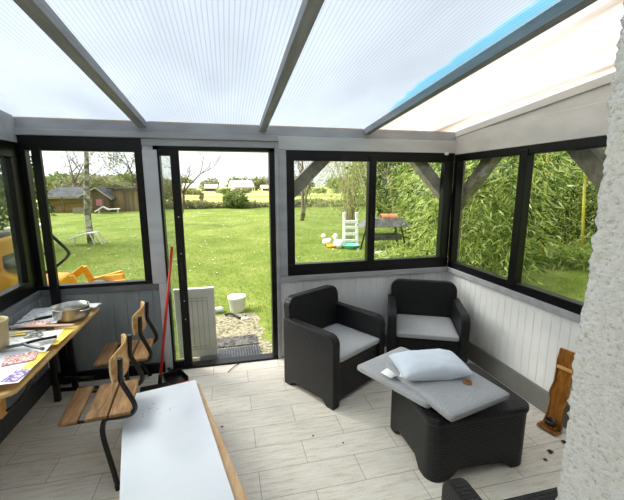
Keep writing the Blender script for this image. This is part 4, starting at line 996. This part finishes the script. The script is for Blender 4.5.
def bamboo(label, loc, seed, group, H=3.6, nc=11, nl=3600, R=.7, culm=CULM, r=.011, leaf=.17):
    t = thing('bamboo_clump', label, 'bamboo', loc, 0, group); g = np.random.default_rng(seed); rg = random.Random(seed)
    m = MB(); Ps = []; Ds = []
    for k in range(nc):
        a = rg.random()*2*PI; q = R*math.sqrt(rg.random())*.6
        b = Vector((q*math.cos(a), q*math.sin(a), 0)); lean = Vector((math.cos(a), math.sin(a), 0))*rg.uniform(.1, .5); h = H*rg.uniform(.6, 1.05)
        pts = [b+Vector((0, 0, h*u))+lean*(u**2)*h*.35 for u in (0, .25, .5, .75, 1)]
        m.tube(pts, [r, r, r*.85, r*.6, r*.25], 6)
        for j in range(nl//nc):
            u = .06+.94*rg.random()**.8; i = min(3, int(u*4)); c = pts[i].lerp(pts[i+1], u*4-i)
            az = rg.random()*2*PI; s = rg.random()**.6*(.42+.25*u)
            tip = c+Vector((math.cos(az)*s, math.sin(az)*s, rg.uniform(-.12, .18)))
            Ps.append(tip); Ds.append((math.cos(az)+rg.gauss(0, .5), math.sin(az)+rg.gauss(0, .5), rg.gauss(-.45, .45)))
    m.build('culms', culm, t)
    n = len(Ps); P = np.array([tuple(p) for p in Ps]); D = np.array(Ds)
    leaf_mesh('foliage', P, D, leaf*(.6+.7*g.random(n)), .030*(.7+.6*g.random(n))*leaf/.17, BAMB, t, g)
    return t
BL = 'leafy green bamboo clump in the thicket filling the right hand windows'
BG = 'bamboo clumps outside the right wall'
protos = [bamboo(BL, (4.9, 3.6, GZ), 11, BG), bamboo(BL, (6.0, 4.9, GZ), 12, BG, 4.2), bamboo(BL, (6.5, 3.9, GZ), 13, BG, 3.9, 13, 4200)]
spots = [(4.6, 2.6), (6.9, 6.0), (7.7, 6.4), (6.9, 7.2), (9.4, 6.6), (10.7, 5.2), (11.0, 3.6), (11.6, 2.2), (10.9, 1.0), (10.6, -.4), (6.6, 7.6), (8.4, 7.4), (5.3, 2.2)]
for i, (x, y) in enumerate(spots): dup(protos[i % 3], (x, y, GZ), rnd.random()*6.28, BL, rnd.uniform(.88, 1.15), BG)
BLF = 'pale green bamboo clump arching behind the barbecue outside the front window'
for i, (x, y) in enumerate([(6.5, 8.4), (8.0, 9.4), (9.0, 11.6)]): dup(protos[i % 3], (x, y, GZ), rnd.random()*6.28, BLF, rnd.uniform(.9, 1.1), 'bamboo clumps behind the barbecue')
def cane(label, base, top, r=.028):
    t = thing('bamboo_cane', label, 'bamboo', base); d = Vector(top)-Vector(base); m = MB()
    m.tube([d*u for u in (0, .3, .6, 1)], [r, r, r*.9, r*.75], 10)
    for k in range(1, 12): c = d*(k/12); m.tube([c-d.normalized()*.008, c+d.normalized()*.008], r*1.18, 10)
    m.build('culm', CULM_Y, t); g = np.random.default_rng(int(base[1]*100)); P = []; D = []
    for k in range(420):
        u = .45+.55*g.random(); az = g.random()*6.28; s = g.random()*.45
        P.append((d.x*u+math.cos(az)*s, d.y*u+math.sin(az)*s, d.z*u+g.normal()*.08)); D.append((math.cos(az), math.sin(az), -.5+g.normal()*.3))
    leaf_mesh('foliage', np.array(P), np.array(D), .2*(.6+.7*g.random(420)), np.full(420, .032), BAMB, t, g)
cane('thick yellow bamboo cane nearest the rough white pillar in the right window', (9.08, 3.64, GZ), (8.55, 3.62, 4.4), .036)
cane('thick yellow green bamboo cane in the middle of the right window pane', (7.85, 3.72, GZ), (7.55, 3.7, 4.9), .034)

def bush(name, label, cat, loc, blobs, n, ln, wd, mat, seed, group=None, stem=True, **kw):
    t = thing(name, label, cat, loc, 0, group)
    if stem:
        m = MB(); rg = random.Random(seed)
        for b in blobs[:6]:
            p = Vector((b[0]*.3, b[1]*.3, 0)); q = Vector(b[:3]); m.tube([p, p.lerp(q, .5)+Vector((rg.gauss(0, .05), rg.gauss(0, .05), .05)), q], [.03*b[5]**.5+.01, .02*b[5]**.5+.008, .008], 6)
        m.build('stem', BARK, t)
    blob_leaves('foliage', blobs, n, ln, wd, mat, t, seed, **kw); return t
def cloud(rg, n, R, z0, z1, br):
    out = []
    for i in range(n):
        a = rg.random()*6.28; q = R*math.sqrt(rg.random()); s = br*rg.uniform(.75, 1.25)
        out.append((q*math.cos(a), q*math.sin(a), rg.uniform(z0, z1), s, s, s*.85))
    return out
rg = random.Random(21)
# dark evergreens closing the view behind the bamboo
EL = 'tall dark evergreen tree in the shade behind the bamboo thicket'
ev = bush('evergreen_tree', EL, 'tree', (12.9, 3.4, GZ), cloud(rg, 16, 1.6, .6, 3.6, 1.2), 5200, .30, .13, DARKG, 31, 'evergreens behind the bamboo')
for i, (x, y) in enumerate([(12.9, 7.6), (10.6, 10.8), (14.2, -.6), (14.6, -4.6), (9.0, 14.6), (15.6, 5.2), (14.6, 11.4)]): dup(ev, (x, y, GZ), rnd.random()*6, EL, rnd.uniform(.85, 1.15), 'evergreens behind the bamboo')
# low grass-like growth in front of the bamboo
LL = 'low leafy green plant at the foot of the bamboo'
lp = bush('ground_plant', LL, 'plant', (4.2, 2.2, GZ), cloud(rg, 7, .45, .08, .30, .22), 900, .16, .035, GREEN, 41, 'low plants under the bamboo', False)
for x, y in [(7.9, 4.4), (8.3, 3.8), (8.7, 4.6), (9.3, 3.0), (4.3, 3.1), (8.4, 5.2), (9.0, 2.2), (9.4, 1.4), (5.4, 3.6), (4.3, 4.1), (7.6, 5.0), (8.8, 3.3), (9.9, 3.9)]: dup(lp, (x, y, GZ), rnd.random()*6, LL, rnd.uniform(.8, 1.3), 'low plants under the bamboo')
LF = 'low leafy plant growing in front of the barbecue and slide'
for x, y in [(3.75, 5.5), (5.3, 5.9), (5.6, 6.5), (4.9, 7.2), (5.5, 5.2), (3.35, 5.3), (5.9, 7.0)]: dup(lp, (x, y, GZ), rnd.random()*6, LF, rnd.uniform(.5, .85), 'low plants by the barbecue')
# weeping pale-branched bush and trunk in the front right window
wb = thing('weeping_bush', 'tangled bush with arching pale branches behind the toy slide', 'bush', (5.0, 10.6, GZ)); m = MB(); g = np.random.default_rng(5); P = []; D = []; rg = random.Random(9)
for i in range(70):
    a = rg.random()*6.28; h = rg.uniform(1.3, 3.6); sp = rg.uniform(.5, 1.9); dx, dy = math.cos(a)*sp, math.sin(a)*sp
    pts = smooth_path([(dx*.05, dy*.05, 0), (dx*.25, dy*.25, h*.7), (dx*.6, dy*.6, h), (dx*1.0, dy*1.0, h*.8), (dx*1.5, dy*1.5, h*.55)], 4)
    m.tube(pts, [.020*(1-.75*k/(len(pts)-1)) for k in range(len(pts))], 4)
    for q in pts[5:]:
        for _ in range(7):
            P.append((q.x+rg.gauss(0, .16), q.y+rg.gauss(0, .16), q.z+rg.gauss(0, .16))); D.append((rg.gauss(0, 1), rg.gauss(0, 1), -.6))
m.build('branches', noisy('pale_twig', rgb(150, 136, 104), rgb(184, 170, 134), (8, 8, 8), .8, .2), wb)
leaf_mesh('foliage', np.array(P), np.array(D), .10*(.6+.8*g.random(len(P))), np.full(len(P), .03), GREEN, wb, g)
def tree(name, label, loc, seed, group=None, H=3.0, r=.16, depth=4, bark=BARK, leaf=None, nl=0, ln=.15, spread=.55, up=.15, lean=(0, 0, 1), kids=(2, 3), rk=.68):
    t = thing(name, label, 'tree', loc, 0, group); m = MB(); ends = []; rg = random.Random(seed)
    skeleton(m, (0, 0, -.05), lean, H, r, depth, rg, spread, up, kids, ends, 8, .74, rk)
    m.build('trunk', bark, t)
    if leaf:
        g = np.random.default_rng(seed); k = g.integers(len(ends)//4, len(ends), nl); E_ = np.array([tuple(e[0]) for e in ends])[k]
        P = E_+g.normal(size=(nl, 3))*.28; D = g.normal(size=(nl, 3)); D[:, 2] -= .3
        leaf_mesh('foliage', P, D, ln*(.6+.8*g.random(nl)), ln*.4*(.6+.8*g.random(nl)), leaf, t, g)
    return t
tree('garden_tree', 'tree with dark trunk among the bamboo behind the barbecue', (7.9, 11.9, GZ), 61, None, 2.6, .17, 4, BARK, GREEN, 1800, .15)
# speckled trunk in the left window, branching above the frame
tree('birch_tree', 'slender pale speckled tree trunk in the middle of the left front window', (-4.86, 10.62, GZ), 69, None, 3.6, .125, 2, BARK_PALE, None, 0, .15, .5, .0, (.035, .0, 1), (1, 1))
# bare trees
tree('bare_tree', 'bare branching tree rising behind the shelter at the left', (-12.6, 31.5, GZ), 64, None, 2.4, .24, 5, BARK, None, 0, .2, .65, .12, (0, 0, 1), (3, 3), .76)
tree('bare_tree', 'bare branching tree behind the plank shed', (-7.2, 31.5, GZ), 65, None, 2.4, .22, 5, BARK, OLIVE, 900, .22, .65, .15, (-.1, 0, 1), (3, 3), .76)
tree('bare_tree', 'leafless tree with fine twigs seen at the upper left of the doorway', (-2.5, 16.5, GZ), 66, None, 1.75, .12, 5, BARK, None, 0, .2, .62, .10, (.06, 0, 1), (3, 4), .74)
tree('bare_tree', 'leafless tree reaching into the upper right corner of the doorway', (4.3, 17.0, GZ), 67, None, 2.3, .13, 5, BARK, None, 0, .2, .75, .10, (-.12, 0, 1), (2, 3), .76)
tree('bare_tree', 'thin half bare tree showing at the left edge of the front right window', (4.8, 19.0, GZ), 72, None, 2.2, .10, 5, BARK, OLIVE, 500, .14, .6, .1)
# bushes behind the sheds
TL = 'round green tree standing behind the sheds'
g1 = bush('leafy_tree', TL, 'tree', (-14.5, 35, GZ), cloud(random.Random(70), 9, 1.9, .9, 2.2, .95), 1500, .34, .18, OLIVE, 71, 'green trees behind the sheds')
for x, y, s in [(-10.6, 37.5, .95), (-7.0, 35, .95), (-18.6, 34, 1.05), (-23.4, 33, 1.0), (-27.4, 29, 1.1), (-9.6, 43.5, 1.2), (-14.6, 42.5, 1.2)]: dup(g1, (x, y, GZ), rnd.random()*6, TL, s, 'green trees behind the sheds')
# left of the left window: dark hedge trees
HL = 'dark leafy tree beyond the mower, seen through the side window'
h1 = bush('hedge_tree', HL, 'tree', (-7.5, 9.5, GZ), cloud(random.Random(80), 12, 1.1, .7, 4.2, .95), 3000, .22, .10, DARKG, 81, 'dark trees seen through the side window')
for x, y, s in [(-9.6, 6.2, 1.05), (-10.6, 3.0, 1.1), (-11.2, 11.0, 1.0)]: dup(h1, (x, y, GZ), rnd.random()*6, HL, s, 'dark trees seen through the side window')
for x, y, s in [(-3.7, -3.4, .62), (-3.7, -1.9, .60), (-3.8, -.5, .58)]: dup(h1, (x, y, GZ), rnd.random()*6, 'unseen hedge tree added close outside the left wall to shade the room', s, 'added shade hedge along the left wall')  # out-of-view hedge, added to keep light off the left side
# hedge line and the rounded shrub beyond the lawn
HG = 'low scrubby hedge bush along the far edge of the lawn'
hb_ = bush('hedge_bush', HG, 'bush', (-4.2, 30.3, GZ), [(x*.5-1.1, rg.uniform(-.3, .3), .22, .52, .5, .34) for x in range(5)], 1300, .2, .1, OLIVE, 91, 'hedge bushes at the end of the lawn')
for i in range(24):
    x = -20+2.15*i
    if abs(x+4.2) > .8 and x > -6.5: dup(hb_, (x, 30.3+rg.uniform(-.4, .4), GZ), rg.choice((0, PI)), HG, (1, 1, rg.uniform(.8, 1.35)), 'hedge bushes at the end of the lawn')
bush('round_shrub', 'rounded green shrub on the hedge line in the middle of the doorway view', 'bush', (.9, 29.6, GZ), cloud(random.Random(92), 9, .95, .35, .95, .55), 2600, .22, .09, MIDG, 93)
# far fields: tree line, houses
FL_ = 'small far tree in the tree line on the horizon'
f1 = bush('distant_tree', FL_, 'tree', (-74, 118, GZ), cloud(random.Random(94), 9, 2.6, 1.4, 3.6, 1.7), 900, .8, .5, MIDG, 95, 'far tree line')
f2 = bush('distant_tree', FL_, 'tree', (-82, 129, GZ), cloud(random.Random(96), 9, 2.8, 1.2, 3.0, 1.6), 900, .8, .5, OLIVE, 97, 'far tree line')
for i in range(20):
    x = -62+8.2*i+rg.uniform(-1, 1); dup((f1, f2)[i % 2], (x, (116, 130)[i % 2]+rg.uniform(-3, 3), GZ), rg.random()*6, FL_, rg.uniform(.95, 1.3), 'far tree line')
ML = 'hazy shrub in the rough fields between hedge and horizon'
for i in range(12): dup((f1, f2)[i % 2], (-22+5.4*i+rg.uniform(-2, 2), 70+rg.uniform(-12, 14), GZ), rg.random()*6, ML, (.55, .55, .30), 'shrubs in the fields')
def house(label, loc, w, d, h, rh, roofm, rz=0):
    t = thing('house', label, 'house', loc, rz)
    MB().prism([(-d/2, 0), (d/2, 0), (d/2, h), (0, h+rh), (-d/2, h)], -w/2, w/2, 'x').build('wall', plain('house_white', rgb(232, 230, 224), .7), t)
    MB().prism([(-d/2-.4, h-.15), (0, h+rh+.05), (d/2+.4, h-.15), (d/2+.4, h+.1), (0, h+rh+.35), (-d/2-.4, h+.1)], -w/2-.4, w/2+.4, 'x').build('roof', roofm, t)
    for x in (-w*.3, w*.05, w*.32): MB().box(x-.6, x+.6, -d/2-.05, -d/2-.002, h*.3, h*.75).build('window', BLACK_ALU, t)
PALE_ROOF = plain('pale_roof', rgb(196, 192, 186), .7); RED_ROOF = plain('tiled_roof', rgb(170, 120, 96), .8)
house('low white farmhouse at the far left of the doorway horizon', (-10.5, 104, GZ), 4.6, 4, 1.3, .9, PALE_ROOF, .1)
house('very small white far house just right of the first farmhouse', (-4.2, 108, GZ), 3, 3, 1.2, .8, PALE_ROOF, -.1)
house('far house with wide pale roof right of the middle of the doorway', (4.2, 100, GZ), 5.2, 5, 1.5, 1.5, PALE_ROOF, .2)
house('small white far building toward the right doorway edge', (12.5, 110, GZ), 3.4, 3, 1.1, .6, PALE_ROOF, 0)
tag(MB().box(-.12, .12, -.12, .12, 0, 1.25).prism([(-.26, .62), (.2, .55), (.28, 1.2), (-.1, 1.38)], -.2, .2, 'y').build('fence_stump', BARK, M=Matrix.Translation((-2.55, 36.0, GZ))), 'dark stump standing in the rough field behind the hedge', 'stump')
for i, (x, n_) in enumerate(((1.9, 'left'), (3.7, 'right'))):
    o = MB().box(-.05, .05, -.05, .05, 0, .75).build('fence_post', BARK); o.location = (x+.6, 29.0, GZ); tag(o, 'small wooden post on the hedge line, %s one of two right of the round shrub' % n_, 'post')
# grass blades over the near lawn (uncountable)
g = np.random.default_rng(77); n = 52000
d_ = .4+12.5*g.random(n)**1.3; a_ = g.uniform(-.62, 1.05, n)
P = np.stack([np.sin(a_)*(d_+3.8), np.cos(a_)*(d_+3.8)-3.78, np.full(n, GZ)], 1)
keep = (P[:, 1] > .75) | (P[:, 0] > 3.2) | (P[:, 0] < -2.2)
keep &= ~((abs(P[:, 0]-.03) < .48) & (P[:, 1] < 2.0)) & (P[:, 1] > -3)
keep &= ~((P[:, 0] > -.75) & (P[:, 0] < .55) & (P[:, 1] < .75))
P = P[keep]; n = len(P); D = np.stack([g.normal(size=n)*.5, g.normal(size=n)*.5, np.ones(n)], 1)
gr = leaf_mesh('grass', P, D, .045*(.5+g.random(n)), .010*(.6+.8*g.random(n)), GRASSM, None, g); tag(gr, 'short green lawn grass around the veranda', 'grass', None, 'stuff')
m = MB(); g = random.Random(8)
pts = [(g.uniform(-8, 8), 4+22*g.random()**1.2) for _ in range(420)]
for x, y in pts:
    s = .018+.0015*y
    m.add([(x-s, y, GZ+.05), (x, y-s, GZ+.052), (x+s, y, GZ+.05), (x, y+s, GZ+.052)], [(0, 1, 2, 3)])
fl = m.build('daisies', WHITE_PLASTIC); tag(fl, 'tiny white daisies scattered in the lawn', 'flowers', None, 'stuff')

# ------------------------------------------------------------------ light, sky, camera
w = bpy.data.worlds.new('sky'); sc.world = w; w.use_nodes = True; nt = w.node_tree; nt.nodes.clear()
out = nt.nodes.new('ShaderNodeOutputWorld'); bg = nt.nodes.new('ShaderNodeBackground')
tc = N(nt, 'ShaderNodeTexCoord'); vm = N(nt, 'ShaderNodeVectorMath', operation='DOT_PRODUCT'); vm.inputs[1].default_value = Vector((-.72, .30, .62)).normalized()
L(nt, tc.outputs['Generated'], vm.inputs[0])
mr = N(nt, 'ShaderNodeMapRange'); mr.inputs['From Min'].default_value = -.2; mr.inputs['From Max'].default_value = 1; mr.inputs['To Min'].default_value = .75; mr.inputs['To Max'].default_value = 1.5
L(nt, vm.outputs['Value'], mr.inputs['Value'])
cn = N(nt, 'ShaderNodeTexNoise'); cn.inputs['Scale'].default_value = 2.2; cn.inputs['Detail'].default_value = 5; L(nt, tc.outputs['Generated'], cn.inputs['Vector'])
cc = ramp(nt, cn.outputs['Fac'], [(.35, (.93, .965, 1.0, 1)), (.6, (1, .995, .985, 1))])
L(nt, cc, bg.inputs['Color']); mul = N(nt, 'ShaderNodeMath', operation='MULTIPLY'); mul.inputs[1].default_value = .80
L(nt, mr.outputs[0], mul.inputs[0]); L(nt, mul.outputs[0], bg.inputs['Strength']); L(nt, bg.outputs[0], out.inputs[0])
sun = bpy.data.lights.new('sun', 'SUN'); sun.energy = 6.4; sun.angle = math.radians(55); sun.color = (1, .965, .90)
so = bpy.data.objects.new('sun', sun); COL.objects.link(so)
so.rotation_euler = Vector((.78, -.25, -.60)).to_track_quat('-Z', 'Y').to_euler()

cam = bpy.data.cameras.new('camera'); co = bpy.data.objects.new('camera', cam); COL.objects.link(co)
co.location = (0, -3.777, 1.933); cam.sensor_width = 36; cam.lens = 359.24/624*36; cam.clip_start = .02; cam.clip_end = 1000
co.rotation_euler = (PI/2-.1797, .002, -.2318)
sc.camera = co
sc.view_settings.view_transform = 'Standard'; sc.view_settings.look = 'None'; sc.view_settings.gamma = 1; sc.view_settings.use_curve_mapping = False
sc.view_settings.exposure = .76
sc.cycles.max_bounces = 10; sc.cycles.diffuse_bounces = 5; sc.cycles.transparent_max_bounces = 24; sc.cycles.use_denoising = True
sc.cycles.sample_clamp_indirect = 8
